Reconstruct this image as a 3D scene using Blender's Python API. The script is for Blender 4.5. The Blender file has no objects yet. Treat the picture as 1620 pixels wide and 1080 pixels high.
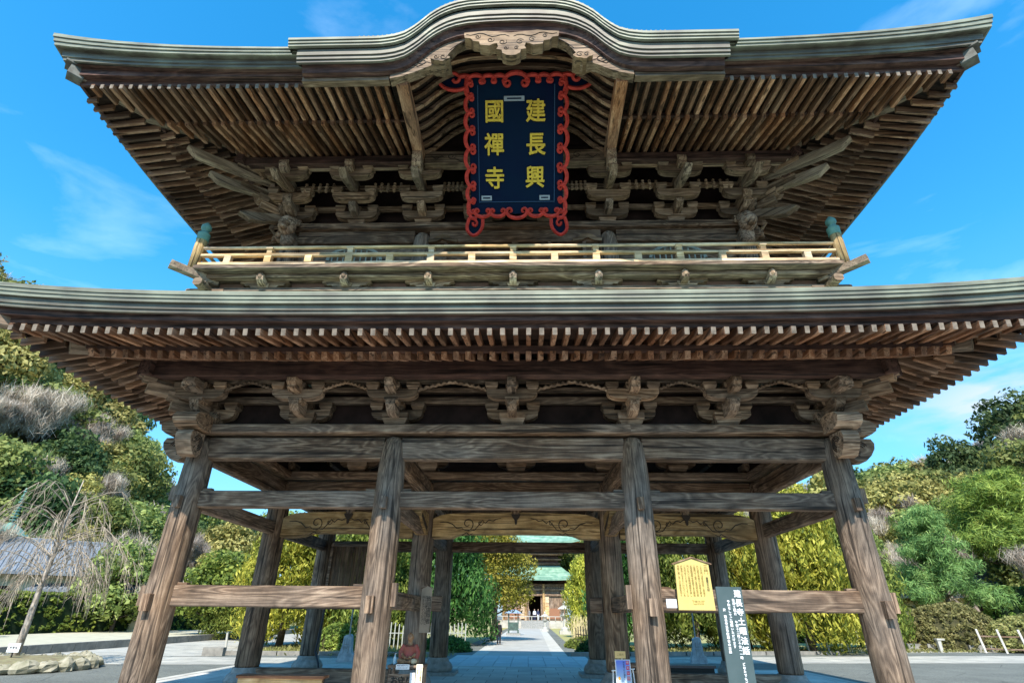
import bpy, math, random
import numpy as np
from mathutils import Vector, Matrix
R = math.radians
random.seed(7)
S = bpy.context.scene
COL = S.collection

# ------------------------------------------------------------------ camera
cd = bpy.data.cameras.new("camera")
cam = bpy.data.objects.new("camera", cd); COL.objects.link(cam)
cd.sensor_width = 36.0; cd.lens = 18.64; cd.clip_start = 0.1; cd.clip_end = 2000
rt = Vector((0.999604, 0.026439, 0.009631)); up = Vector((0.003544, -0.457825, 0.889035)); fw = Vector((-0.027915, 0.888649, 0.457737))
M = Matrix((rt, up, -fw)).transposed().to_4x4(); M.translation = Vector((0.33, -11.58, 1.75))
cam.matrix_world = M
S.camera = cam

# ------------------------------------------------------------------ world, sun, exposure
SUN_EL, SUN_AZ = R(48.5), R(-4)          # azimuth measured from -Y (in front of the gate), negative = from the left
w = bpy.data.worlds.new("World"); S.world = w; w.use_nodes = True
nt = w.node_tree; bg = nt.nodes["Background"]
sky = nt.nodes.new("ShaderNodeTexSky"); sky.sky_type = 'NISHITA'; sky.sun_disc = False
sky.sun_elevation = SUN_EL; sky.sun_rotation = R(180) + SUN_AZ * -1
sky.air_density = 1.0; sky.dust_density = 0.3; sky.ozone_density = 3.0
hs = nt.nodes.new("ShaderNodeHueSaturation"); hs.inputs['Hue'].default_value = 0.487; hs.inputs['Saturation'].default_value = 1.36; hs.inputs['Value'].default_value = 1.03
nt.links.new(sky.outputs[0], hs.inputs['Color'])
# thin high cloud
tc = nt.nodes.new("ShaderNodeTexCoord"); mp = nt.nodes.new("ShaderNodeMapping"); mp.inputs['Scale'].default_value = (1.0, 1.6, 4.5)
mp.inputs['Rotation'].default_value = (0.1, 0.25, 0.3)
nz = nt.nodes.new("ShaderNodeTexNoise"); nz.inputs['Scale'].default_value = 2.1; nz.inputs['Detail'].default_value = 7; nz.inputs['Roughness'].default_value = 0.55; nz.inputs['Distortion'].default_value = 0.4
cr = nt.nodes.new("ShaderNodeValToRGB"); cr.color_ramp.elements[0].position = 0.6; cr.color_ramp.elements[1].position = 0.95
cr.color_ramp.elements[1].color = (0.2, 0.2, 0.2, 1)
mx = nt.nodes.new("ShaderNodeMix"); mx.data_type = 'RGBA'
mx.inputs['B'].default_value = (7.5, 8.6, 9.6, 1)
nt.links.new(tc.outputs['Generated'], mp.inputs[0]); nt.links.new(mp.outputs[0], nz.inputs[0]); nt.links.new(nz.outputs[0], cr.inputs[0])
nt.links.new(cr.outputs[0], mx.inputs['Factor']); # paler air toward the horizon
sz = nt.nodes.new("ShaderNodeSeparateXYZ"); nt.links.new(tc.outputs['Generated'], sz.inputs[0])
hr_ = nt.nodes.new("ShaderNodeMapRange"); hr_.inputs['From Min'].default_value = 0.0; hr_.inputs['From Max'].default_value = 0.5; hr_.inputs['To Min'].default_value = 0.85; hr_.inputs['To Max'].default_value = 0.0; nt.links.new(sz.outputs[2], hr_.inputs['Value'])
hz = nt.nodes.new("ShaderNodeMix"); hz.data_type = 'RGBA'; hz.inputs['B'].default_value = (0.6, 1.5, 2.4, 1); nt.links.new(hr_.outputs[0], hz.inputs['Factor']); nt.links.new(hs.outputs[0], hz.inputs['A'])
# a low bank of bright cloud over the right hill
dv = nt.nodes.new("ShaderNodeVectorMath"); dv.operation = 'SUBTRACT'; dv.inputs[1].default_value = (0.66, 0.69, 0.27); nt.links.new(tc.outputs['Generated'], dv.inputs[0])
dm = nt.nodes.new("ShaderNodeVectorMath"); dm.operation = 'MULTIPLY'; dm.inputs[1].default_value = (1.0, 1.0, 2.6); nt.links.new(dv.outputs[0], dm.inputs[0])
dl = nt.nodes.new("ShaderNodeVectorMath"); dl.operation = 'LENGTH'; nt.links.new(dm.outputs[0], dl.inputs[0])
dr = nt.nodes.new("ShaderNodeMapRange"); dr.interpolation_type = 'SMOOTHSTEP'; dr.inputs['From Min'].default_value = 0.0; dr.inputs['From Max'].default_value = 0.2; dr.inputs['To Min'].default_value = 1.0; dr.inputs['To Max'].default_value = 0.0; nt.links.new(dl.outputs['Value'], dr.inputs['Value'])
n9 = nt.nodes.new("ShaderNodeTexNoise"); n9.inputs['Scale'].default_value = 9; n9.inputs['Detail'].default_value = 6; nt.links.new(mp.outputs[0], n9.inputs[0])
r9 = nt.nodes.new("ShaderNodeMapRange"); r9.inputs['From Min'].default_value = 0.35; r9.inputs['From Max'].default_value = 0.65; nt.links.new(n9.outputs[0], r9.inputs['Value'])
m9 = nt.nodes.new("ShaderNodeMath"); m9.operation = 'MULTIPLY'; nt.links.new(dr.outputs[0], m9.inputs[0]); nt.links.new(r9.outputs[0], m9.inputs[1])
c9 = nt.nodes.new("ShaderNodeMix"); c9.data_type = 'RGBA'; c9.inputs['B'].default_value = (2.3, 2.6, 2.9, 1); nt.links.new(m9.outputs[0], c9.inputs['Factor']); nt.links.new(hz.outputs['Result'], c9.inputs['A'])
nt.links.new(c9.outputs['Result'], mx.inputs['A']); nt.links.new(mx.outputs['Result'], bg.inputs[0])
bg.inputs[1].default_value = 0.15
sl = bpy.data.lights.new("sun", 'SUN'); sl.energy = 3.3; sl.angle = R(0.5); sl.color = (1.0, 0.95, 0.87)
so = bpy.data.objects.new("sun", sl); COL.objects.link(so)
sd = Vector((math.sin(SUN_AZ) * math.cos(SUN_EL), -math.cos(SUN_AZ) * math.cos(SUN_EL), math.sin(SUN_EL)))
so.rotation_euler = sd.to_track_quat('Z', 'Y').to_euler(); so.location = (0, -30, 40)
S.view_settings.view_transform = 'Standard'; S.view_settings.look = 'None'
S.view_settings.exposure = 1.32; S.view_settings.gamma = 1.0
S.cycles.max_bounces = 8; S.cycles.diffuse_bounces = 5

# ------------------------------------------------------------------ materials
def new_mat(name):
    m = bpy.data.materials.new(name); m.use_nodes = True
    return m, m.node_tree, m.node_tree.nodes["Principled BSDF"]
def N(nt, t, **kw):
    n = nt.nodes.new(t)
    for k, v in kw.items(): setattr(n, k, v)
    return n
def ramp(nt, cols):
    r = N(nt, "ShaderNodeValToRGB"); e = r.color_ramp.elements
    while len(e) < len(cols): e.new(0.5)
    for i, (p, c) in enumerate(cols):
        e[i].position = p; e[i].color = (*c, 1)
    return r
def coords(nt):
    """object coordinates, shifted differently for each loose piece and each object"""
    tc = N(nt, "ShaderNodeTexCoord"); g = N(nt, "ShaderNodeNewGeometry"); oi = N(nt, "ShaderNodeObjectInfo")
    a = N(nt, "ShaderNodeMath", operation='ADD'); nt.links.new(g.outputs['Random Per Island'], a.inputs[0]); nt.links.new(oi.outputs['Random'], a.inputs[1])
    m = N(nt, "ShaderNodeMath", operation='MULTIPLY'); nt.links.new(a.outputs[0], m.inputs[0]); m.inputs[1].default_value = 47.0
    v = N(nt, "ShaderNodeVectorMath", operation='ADD'); nt.links.new(tc.outputs['Object'], v.inputs[0]); nt.links.new(m.outputs[0], v.inputs[1])
    fr = N(nt, "ShaderNodeMath", operation='FRACT'); nt.links.new(a.outputs[0], fr.inputs[0])
    return v.outputs[0], fr.outputs[0]
def wood(name, axis, dark, mid, light, gray=(0.22, 0.18, 0.142), grayamt=0.55, ring=9.0, rough=0.75, bump=0.35, per=0.4, stain=1.0):
    m, nt, b = new_mat(name); L = nt.links.new
    vec, rnd = coords(nt)
    ax = 'XYZ'.index(axis)
    def mapped(long, cross):
        mp = N(nt, "ShaderNodeMapping"); s = [cross] * 3; s[ax] = long; mp.inputs['Scale'].default_value = s; L(vec, mp.inputs[0]); return mp.outputs[0]
    n1 = N(nt, "ShaderNodeTexNoise"); n1.inputs['Scale'].default_value = 1.0; n1.inputs['Detail'].default_value = 2.5; n1.inputs['Distortion'].default_value = 0.9; L(mapped(0.4, 2.6), n1.inputs[0])
    k = N(nt, "ShaderNodeMath", operation='MULTIPLY'); k.inputs[1].default_value = ring; L(n1.outputs[0], k.inputs[0])
    pp = N(nt, "ShaderNodeMath", operation='PINGPONG'); pp.inputs[1].default_value = 0.5; L(k.outputs[0], pp.inputs[0])
    n2 = N(nt, "ShaderNodeTexNoise"); n2.inputs['Scale'].default_value = 1.0; n2.inputs['Detail'].default_value = 5; n2.inputs['Roughness'].default_value = 0.75; L(mapped(1.3, 50), n2.inputs[0])
    mr = N(nt, "ShaderNodeMapRange"); mr.inputs['From Min'].default_value = 0.3; mr.inputs['From Max'].default_value = 0.7; mr.inputs['To Min'].default_value = 0.12; L(n2.outputs[0], mr.inputs['Value'])
    a = N(nt, "ShaderNodeMath", operation='MULTIPLY_ADD'); a.inputs[1].default_value = 0.62; L(pp.outputs[0], a.inputs[0])
    q = N(nt, "ShaderNodeMath", operation='MULTIPLY'); q.inputs[1].default_value = 0.52; L(mr.outputs[0], q.inputs[0]); L(q.outputs[0], a.inputs[2])
    r = ramp(nt, [(0.08, dark), (0.45, mid), (0.9, light)]); L(a.outputs[0], r.inputs[0])
    # weathering to silver grey in large patches
    n3 = N(nt, "ShaderNodeTexNoise"); n3.inputs['Scale'].default_value = 1.0; n3.inputs['Detail'].default_value = 3; L(mapped(0.35, 0.9), n3.inputs[0])
    g0 = N(nt, "ShaderNodeMapRange"); g0.inputs['From Min'].default_value = 0.38; g0.inputs['From Max'].default_value = 0.62; g0.inputs['To Max'].default_value = grayamt; L(n3.outputs[0], g0.inputs['Value'])
    gs = N(nt, "ShaderNodeMix", data_type='RGBA', blend_type='MIX'); L(g0.outputs[0], gs.inputs['Factor']); L(r.outputs[0], gs.inputs['A'])
    r2 = ramp(nt, [(0.08, tuple(c * 0.3 for c in gray)), (0.5, gray), (0.95, tuple(min(1, c * 1.75) for c in gray))]); L(a.outputs[0], r2.inputs[0]); L(r2.outputs[0], gs.inputs['B'])
    n4 = N(nt, "ShaderNodeTexNoise"); n4.inputs['Scale'].default_value = 1.0; n4.inputs['Detail'].default_value = 2; n4.inputs['Distortion'].default_value = 0.3; L(mapped(0.3, 13), n4.inputs[0])
    cm_ = N(nt, "ShaderNodeMapRange"); cm_.inputs['From Min'].default_value = 0.35; cm_.inputs['From Max'].default_value = 0.41; cm_.inputs['To Min'].default_value = 0.3; L(n4.outputs[0], cm_.inputs['Value'])
    n5 = N(nt, "ShaderNodeTexNoise"); n5.inputs['Scale'].default_value = 1.7; n5.inputs['Detail'].default_value = 5; n5.inputs['Roughness'].default_value = 0.65; L(vec, n5.inputs[0])
    st_ = N(nt, "ShaderNodeMapRange"); st_.inputs['From Min'].default_value = 0.3; st_.inputs['From Max'].default_value = 0.7; st_.inputs['To Min'].default_value = 1 - .4 * stain; st_.inputs['To Max'].default_value = 1 + .3 * stain; L(n5.outputs[0], st_.inputs['Value'])
    mm = N(nt, "ShaderNodeMath", operation='MULTIPLY'); L(cm_.outputs[0], mm.inputs[0]); L(st_.outputs[0], mm.inputs[1])
    cmx = N(nt, "ShaderNodeVectorMath", operation='SCALE'); L(gs.outputs['Result'], cmx.inputs[0]); L(mm.outputs[0], cmx.inputs['Scale'])
    hv = N(nt, "ShaderNodeHueSaturation"); L(cmx.outputs[0], hv.inputs['Color']); hv.inputs['Hue'].default_value = 0.495; hv.inputs['Saturation'].default_value = 1.12
    vr = N(nt, "ShaderNodeMapRange"); vr.inputs['To Min'].default_value = 1 - per * 0.6; vr.inputs['To Max'].default_value = 1 + per * 0.6; L(rnd, vr.inputs['Value']); L(vr.outputs[0], hv.inputs['Value'])
    L(hv.outputs[0], b.inputs['Base Color']); b.inputs['Roughness'].default_value = rough; b.inputs['Specular IOR Level'].default_value = 0.25
    bp = N(nt, "ShaderNodeBump"); bp.inputs['Strength'].default_value = bump; bp.inputs['Distance'].default_value = 0.02; L(a.outputs[0], bp.inputs['Height']); L(bp.outputs[0], b.inputs['Normal'])
    return m
def plain(name, c, rough=0.7, metal=0.0, var=0.0, scale=3.0, c2=None, bump=0.0, detail=5):
    m, nt, b = new_mat(name); L = nt.links.new
    b.inputs['Roughness'].default_value = rough; b.inputs['Metallic'].default_value = metal; b.inputs['Base Color'].default_value = (*c, 1); b.inputs['Specular IOR Level'].default_value = 0.3
    if c2 or var or bump:
        vec, rnd = coords(nt)
        n = N(nt, "ShaderNodeTexNoise"); n.inputs['Scale'].default_value = scale; n.inputs['Detail'].default_value = detail; n.inputs['Roughness'].default_value = 0.6; L(vec, n.inputs[0])
        c2 = c2 or tuple(x * (1 - var) for x in c)
        r = ramp(nt, [(0.32, c2), (0.68, c)]); L(n.outputs[0], r.inputs[0]); L(r.outputs[0], b.inputs['Base Color'])
        if bump:
            bp = N(nt, "ShaderNodeBump"); bp.inputs['Strength'].default_value = bump; bp.inputs['Distance'].default_value = 0.03; L(n.outputs[0], bp.inputs['Height']); L(bp.outputs[0], b.inputs['Normal'])
    return m
def leafmat(name, c1, c2, c3, trans=0.35):
    m, nt, b = new_mat(name); L = nt.links.new
    g = N(nt, "ShaderNodeNewGeometry"); tc = N(nt, "ShaderNodeTexCoord")
    n = N(nt, "ShaderNodeTexNoise"); n.inputs['Scale'].default_value = 0.7; n.inputs['Detail'].default_value = 3; L(tc.outputs['Object'], n.inputs[0])
    a = N(nt, "ShaderNodeMath", operation='MULTIPLY_ADD'); a.inputs[1].default_value = 0.55; L(g.outputs['Random Per Island'], a.inputs[0])
    k = N(nt, "ShaderNodeMapRange"); k.inputs['From Min'].default_value = 0.35; k.inputs['From Max'].default_value = 0.68; k.inputs['To Max'].default_value = 0.5; L(n.outputs[0], k.inputs['Value']); L(k.outputs[0], a.inputs[2])
    r = ramp(nt, [(0.1, c1), (0.5, c2), (0.95, c3)]); L(a.outputs[0], r.inputs[0])
    oi = N(nt, "ShaderNodeObjectInfo"); hv = N(nt, "ShaderNodeHueSaturation"); L(r.outputs[0], hv.inputs['Color'])
    vr = N(nt, "ShaderNodeMapRange"); vr.inputs['To Min'].default_value = 0.72; vr.inputs['To Max'].default_value = 1.25; L(oi.outputs['Random'], vr.inputs['Value']); L(vr.outputs[0], hv.inputs['Value'])
    hr = N(nt, "ShaderNodeMapRange"); hr.inputs['To Min'].default_value = 0.485; hr.inputs['To Max'].default_value = 0.515; L(oi.outputs['Random'], hr.inputs['Value']); L(hr.outputs[0], hv.inputs['Hue'])
    L(hv.outputs[0], b.inputs['Base Color']); b.inputs['Roughness'].default_value = 0.6; b.inputs['Specular IOR Level'].default_value = 0.2
    t = N(nt, "ShaderNodeBsdfTranslucent"); L(hv.outputs[0], t.inputs['Color'])
    mx = N(nt, "ShaderNodeMixShader"); mx.inputs[0].default_value = trans; L(b.outputs[0], mx.inputs[1]); L(t.outputs[0], mx.inputs[2])
    L(mx.outputs[0], nt.nodes["Material Output"].inputs['Surface'])
    return m
BD, BM, BL = (0.022, 0.013, 0.008), (0.175, 0.113, 0.071), (0.58, 0.43, 0.29)
WX = wood("weathered beam wood x", 'X', BD, BM, BL); WY = wood("weathered beam wood y", 'Y', BD, BM, BL); WZ = wood("weathered beam wood z", 'Z', BD, BM, BL)
COLM = wood("column wood", 'Z', (0.04, 0.026, 0.017), (0.19, 0.126, 0.08), (0.52, 0.38, 0.25), gray=(0.185, 0.158, 0.13), grayamt=0.8, ring=11, per=.3)
CUTM = wood("sheltered carved wood", 'X', (0.08, 0.042, 0.018), (0.46, 0.31, 0.15), (0.8, 0.6, 0.34), grayamt=0.15, ring=7)
BRM = wood("bracket wood", 'X', (0.035, 0.02, 0.012), (0.26, 0.17, 0.105), (0.62, 0.46, 0.31), gray=(0.27, 0.22, 0.17), grayamt=0.45, ring=8, per=0.7)
BRY = wood("bracket nose wood", 'Y', (0.035, 0.02, 0.012), (0.29, 0.195, 0.125), (0.66, 0.5, 0.35), gray=(0.3, 0.25, 0.2), grayamt=0.5, ring=8, per=0.6)
RFY = wood("rafter wood y", 'Y', (0.035, 0.014, 0.008), (0.25, 0.125, 0.068), (0.68, 0.45, 0.29), gray=(0.3, 0.22, 0.165), grayamt=0.4, ring=2.5, stain=0.25, per=0.9)
RFX = wood("rafter wood x", 'X', (0.035, 0.015, 0.009), (0.22, 0.125, 0.072), (0.62, 0.43, 0.29), gray=(0.29, 0.22, 0.17), grayamt=0.4, ring=2.5, stain=0.25, per=0.9)
ENDM = plain("pale rafter end grain", (0.3, 0.24, 0.18), 0.8, var=0.6, scale=9)
MARX = wood("dark red brown board x", 'X', (0.02, 0.011, 0.009), (0.09, 0.05, 0.038), (0.21, 0.125, 0.09), grayamt=0.1, ring=6, per=0.3)
MARY = wood("dark red brown board y", 'Y', (0.02, 0.011, 0.009), (0.09, 0.05, 0.038), (0.21, 0.125, 0.09), grayamt=0.1, ring=6, per=0.3)
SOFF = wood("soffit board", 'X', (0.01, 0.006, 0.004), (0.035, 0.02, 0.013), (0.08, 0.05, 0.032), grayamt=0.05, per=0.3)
RAIL = wood("new yellow cedar", 'X', (0.34, 0.2, 0.09), (0.66, 0.46, 0.24), (0.85, 0.68, 0.44), gray=(0.6, 0.51, 0.4), grayamt=0.6, ring=5, bump=0.1, per=0.25)
COPG = plain("green copper shingle edge", (0.33, 0.42, 0.31), 0.6, c2=(0.16, 0.2, 0.15), scale=5)
def stripes(name, c1, c2, c3, zscale, rough=0.6):
    """copper shingle edge: fine horizontal courses with butt joints"""
    m, nt, b = new_mat(name); L = nt.links.new
    tc = N(nt, "ShaderNodeTexCoord")
    mp = N(nt, "ShaderNodeMapping"); mp.inputs['Scale'].default_value = (0.35, 0.35, zscale); L(tc.outputs['Object'], mp.inputs[0])
    n = N(nt, "ShaderNodeTexNoise"); n.inputs['Scale'].default_value = 1.0; n.inputs['Detail'].default_value = 3; n.inputs['Roughness'].default_value = 0.7; L(mp.outputs[0], n.inputs[0])
    n2 = N(nt, "ShaderNodeTexNoise"); n2.inputs['Scale'].default_value = 1.4; n2.inputs['Detail'].default_value = 6; L(tc.outputs['Object'], n2.inputs[0])
    ad = N(nt, "ShaderNodeMath", operation='ADD'); L(n.outputs[0], ad.inputs[0]); L(n2.outputs[0], ad.inputs[1])
    r = ramp(nt, [(0.36, c1), (0.5, c2), (0.64, c3)]); hf = N(nt, "ShaderNodeMath", operation='MULTIPLY'); hf.inputs[1].default_value = 0.5; L(ad.outputs[0], hf.inputs[0]); L(hf.outputs[0], r.inputs[0])
    L(r.outputs[0], b.inputs['Base Color']); b.inputs['Roughness'].default_value = rough; b.inputs['Metallic'].default_value = 0.15
    bp = N(nt, "ShaderNodeBump"); bp.inputs['Strength'].default_value = 0.3; bp.inputs['Distance'].default_value = 0.02; L(n.outputs[0], bp.inputs['Height']); L(bp.outputs[0], b.inputs['Normal'])
    return m
COP1 = stripes("copper top course", (0.11, 0.1, 0.075), (0.2, 0.2, 0.14), (0.32, 0.335, 0.235), 30)
COP2 = stripes("copper lower course", (0.07, 0.055, 0.04), (0.13, 0.115, 0.082), (0.22, 0.22, 0.155), 26)
ROOF = stripes("copper roof", (0.14, 0.22, 0.17), (0.27, 0.4, 0.31), (0.42, 0.56, 0.45), 8)
PALE = wood("pale gable board", 'X', (0.05, 0.032, 0.02), (0.22, 0.155, 0.1), (0.44, 0.34, 0.24), gray=(0.19, 0.145, 0.105), grayamt=0.35, ring=7)
CARV = wood("pale carved wood", 'X', (0.09, 0.055, 0.03), (0.25, 0.17, 0.1), (0.44, 0.32, 0.2), gray=(0.24, 0.19, 0.145), grayamt=0.4, ring=4, bump=0.15)
INK = plain("dark carved groove", (0.045, 0.03, 0.02))
DARK = plain("dark boarding", (0.02, 0.014, 0.012), c2=(0.05, 0.03, 0.025), scale=2)  # near-black, faintly mottled colour for the boards that close the recesses
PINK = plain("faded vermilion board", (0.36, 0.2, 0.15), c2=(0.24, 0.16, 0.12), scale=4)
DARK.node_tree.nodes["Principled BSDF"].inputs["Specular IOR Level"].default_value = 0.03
STONE = plain("grey stone", (0.36, 0.35, 0.32), 0.85, c2=(0.2, 0.2, 0.18), scale=7, bump=0.3)
def paving(name, c, c2, bw, bh, joint=(.1, .1, .09)):
    m = plain(name, c, .8, c2=c2, scale=1.1, bump=.12); nt = m.node_tree; L = nt.links.new; b = nt.nodes["Principled BSDF"]; src = b.inputs["Base Color"].links[0].from_socket
    tc = N(nt, "ShaderNodeTexCoord"); br = N(nt, "ShaderNodeTexBrick"); br.inputs["Scale"].default_value = 1.0; br.inputs["Brick Width"].default_value = bw; br.inputs["Row Height"].default_value = bh; br.inputs["Mortar Size"].default_value = .012; br.inputs["Color1"].default_value = (.8, .8, .8, 1); br.inputs["Color2"].default_value = (1.1, 1.08, 1.04, 1); br.inputs["Mortar"].default_value = (.35, .34, .32, 1); L(tc.outputs["Object"], br.inputs[0])
    mx = N(nt, "ShaderNodeMix", data_type="RGBA", blend_type="MULTIPLY"); mx.inputs["Factor"].default_value = 1; L(src, mx.inputs["A"]); L(br.outputs[0], mx.inputs["B"]); L(mx.outputs["Result"], b.inputs["Base Color"]); return m
def speckle(name, c, c2):
    m = plain(name, c, .9, c2=c2, scale=.5, bump=0); nt = m.node_tree; L = nt.links.new; b = nt.nodes["Principled BSDF"]; src = b.inputs["Base Color"].links[0].from_socket
    tc = N(nt, "ShaderNodeTexCoord"); n = N(nt, "ShaderNodeTexNoise"); n.inputs["Scale"].default_value = 28; n.inputs["Detail"].default_value = 3; L(tc.outputs["Object"], n.inputs[0]); r = ramp(nt, [(.35, (.6, .6, .6)), (.65, (1.3, 1.28, 1.24))]); L(n.outputs[0], r.inputs[0])
    v = N(nt, "ShaderNodeTexVoronoi", feature="DISTANCE_TO_EDGE"); v.inputs["Scale"].default_value = .35; L(tc.outputs["Object"], v.inputs[0]); cr_ = ramp(nt, [(.0, (.55, .55, .55)), (.012, (1, 1, 1))]); L(v.outputs[0], cr_.inputs[0])
    mx = N(nt, "ShaderNodeMix", data_type="RGBA", blend_type="MULTIPLY"); mx.inputs["Factor"].default_value = 1; L(src, mx.inputs["A"]); L(r.outputs[0], mx.inputs["B"]); m2 = N(nt, "ShaderNodeMix", data_type="RGBA", blend_type="MULTIPLY"); m2.inputs["Factor"].default_value = 1; L(mx.outputs["Result"], m2.inputs["A"]); L(cr_.outputs[0], m2.inputs["B"]); L(m2.outputs["Result"], b.inputs["Base Color"]); return m
PLAT = paving("platform paving stone", (0.62, 0.6, 0.54), (0.45, 0.43, 0.39), .9, .9)
ASPH = speckle("worn asphalt", (0.17, 0.178, 0.155), (0.12, 0.125, 0.11))
PAVE = plain("pale paving", (0.5, 0.48, 0.42), 0.8, c2=(0.36, 0.34, 0.29), scale=1.5, bump=0.1); PAVJ = paving("pale paving slabs", (0.46, 0.44, 0.38), (0.34, 0.325, 0.28), 1.2, .6)
KERB = plain("kerb stone", (0.3, 0.28, 0.24), 0.85, c2=(0.17, 0.16, 0.14), scale=3, bump=0.3)
WALK = plain("gravel walk", (0.5, 0.46, 0.33), 0.9, c2=(0.38, 0.35, 0.25), scale=2.0, bump=0.2)
NAVY = plain("navy lacquer", (0.002, 0.006, 0.03), 0.5, c2=(0.0015, 0.014, 0.035), scale=0.5); NAVY.node_tree.nodes["Principled BSDF"].inputs["Specular IOR Level"].default_value = 0.08
RED = plain("vermilion lacquer", (0.7, 0.06, 0.04), 0.7, var=0.5, scale=9)
GOLD = plain("gilt lettering", (0.9, 0.6, 0.06), 0.4, c2=(0.55, 0.33, 0.03), scale=14)
GRNZ = plain("verdigris bronze", (0.16, 0.32, 0.25), 0.55, c2=(0.09, 0.19, 0.16), scale=6)
ZINC = plain("grey plate", (0.32, 0.35, 0.38), 0.5); CAPM = plain("weathered copper cap", (0.2, 0.2, 0.17), .7, c2=(.1, .09, .07), scale=6)
SLATE = plain("slate green sign board", (0.05, 0.08, 0.08), 0.6, c2=(0.07, 0.1, 0.1), scale=3)
WHITE = plain("white paint", (0.82, 0.82, 0.8), 0.6)
YEL = plain("yellow board", (0.62, 0.48, 0.15), 0.6, c2=(0.52, 0.39, 0.13), scale=2)
BLACK = plain("black ink", (0.03, 0.027, 0.022))
GILT2 = plain("brown ink", (0.3, 0.2, 0.05))
TRUNK = plain("bark", (0.16, 0.12, 0.09), 0.95, c2=(0.07, 0.055, 0.04), scale=8, bump=0.5)
PBARK = plain("pale bark", (0.34, 0.28, 0.22), 0.95, c2=(0.13, 0.1, 0.08), scale=7, bump=0.4)
LDK = leafmat("dark evergreen leaves", (0.016, 0.045, 0.012), (0.05, 0.12, 0.025), (0.14, 0.24, 0.05))
LMD = leafmat("bright evergreen leaves", (0.05, 0.09, 0.02), (0.2, 0.27, 0.045), (0.42, 0.47, 0.1))
LYL = leafmat("yellow green leaves", (0.07, 0.1, 0.015), (0.32, 0.32, 0.04), (0.66, 0.58, 0.1))
LPN = leafmat("pine needles", (0.05, 0.1, 0.03), (0.18, 0.33, 0.09), (0.38, 0.52, 0.17))
LHG = leafmat("hedge leaves", (0.03, 0.07, 0.015), (0.19, 0.29, 0.05), (0.46, 0.54, 0.1))
LMS = leafmat("azalea leaves", (0.09, 0.09, 0.03), (0.25, 0.24, 0.08), (0.42, 0.36, 0.15))
HDK = leafmat("hillside dark leaves", (0.02, 0.045, 0.018), (0.07, 0.12, 0.04), (0.18, 0.24, 0.08))
HMD = leafmat("hillside olive leaves", (0.05, 0.08, 0.025), (0.2, 0.24, 0.06), (0.44, 0.46, 0.15))
HYL = leafmat("hillside ochre leaves", (0.12, 0.12, 0.035), (0.34, 0.3, 0.09), (0.56, 0.48, 0.18))
LST = leafmat("dry straw leaves", (0.34, 0.27, 0.12), (0.6, 0.5, 0.26), (0.8, 0.7, 0.42))
LTW = leafmat("bare twigs", (0.16, 0.13, 0.1), (0.46, 0.38, 0.29), (0.72, 0.64, 0.52), 0.1)

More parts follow.
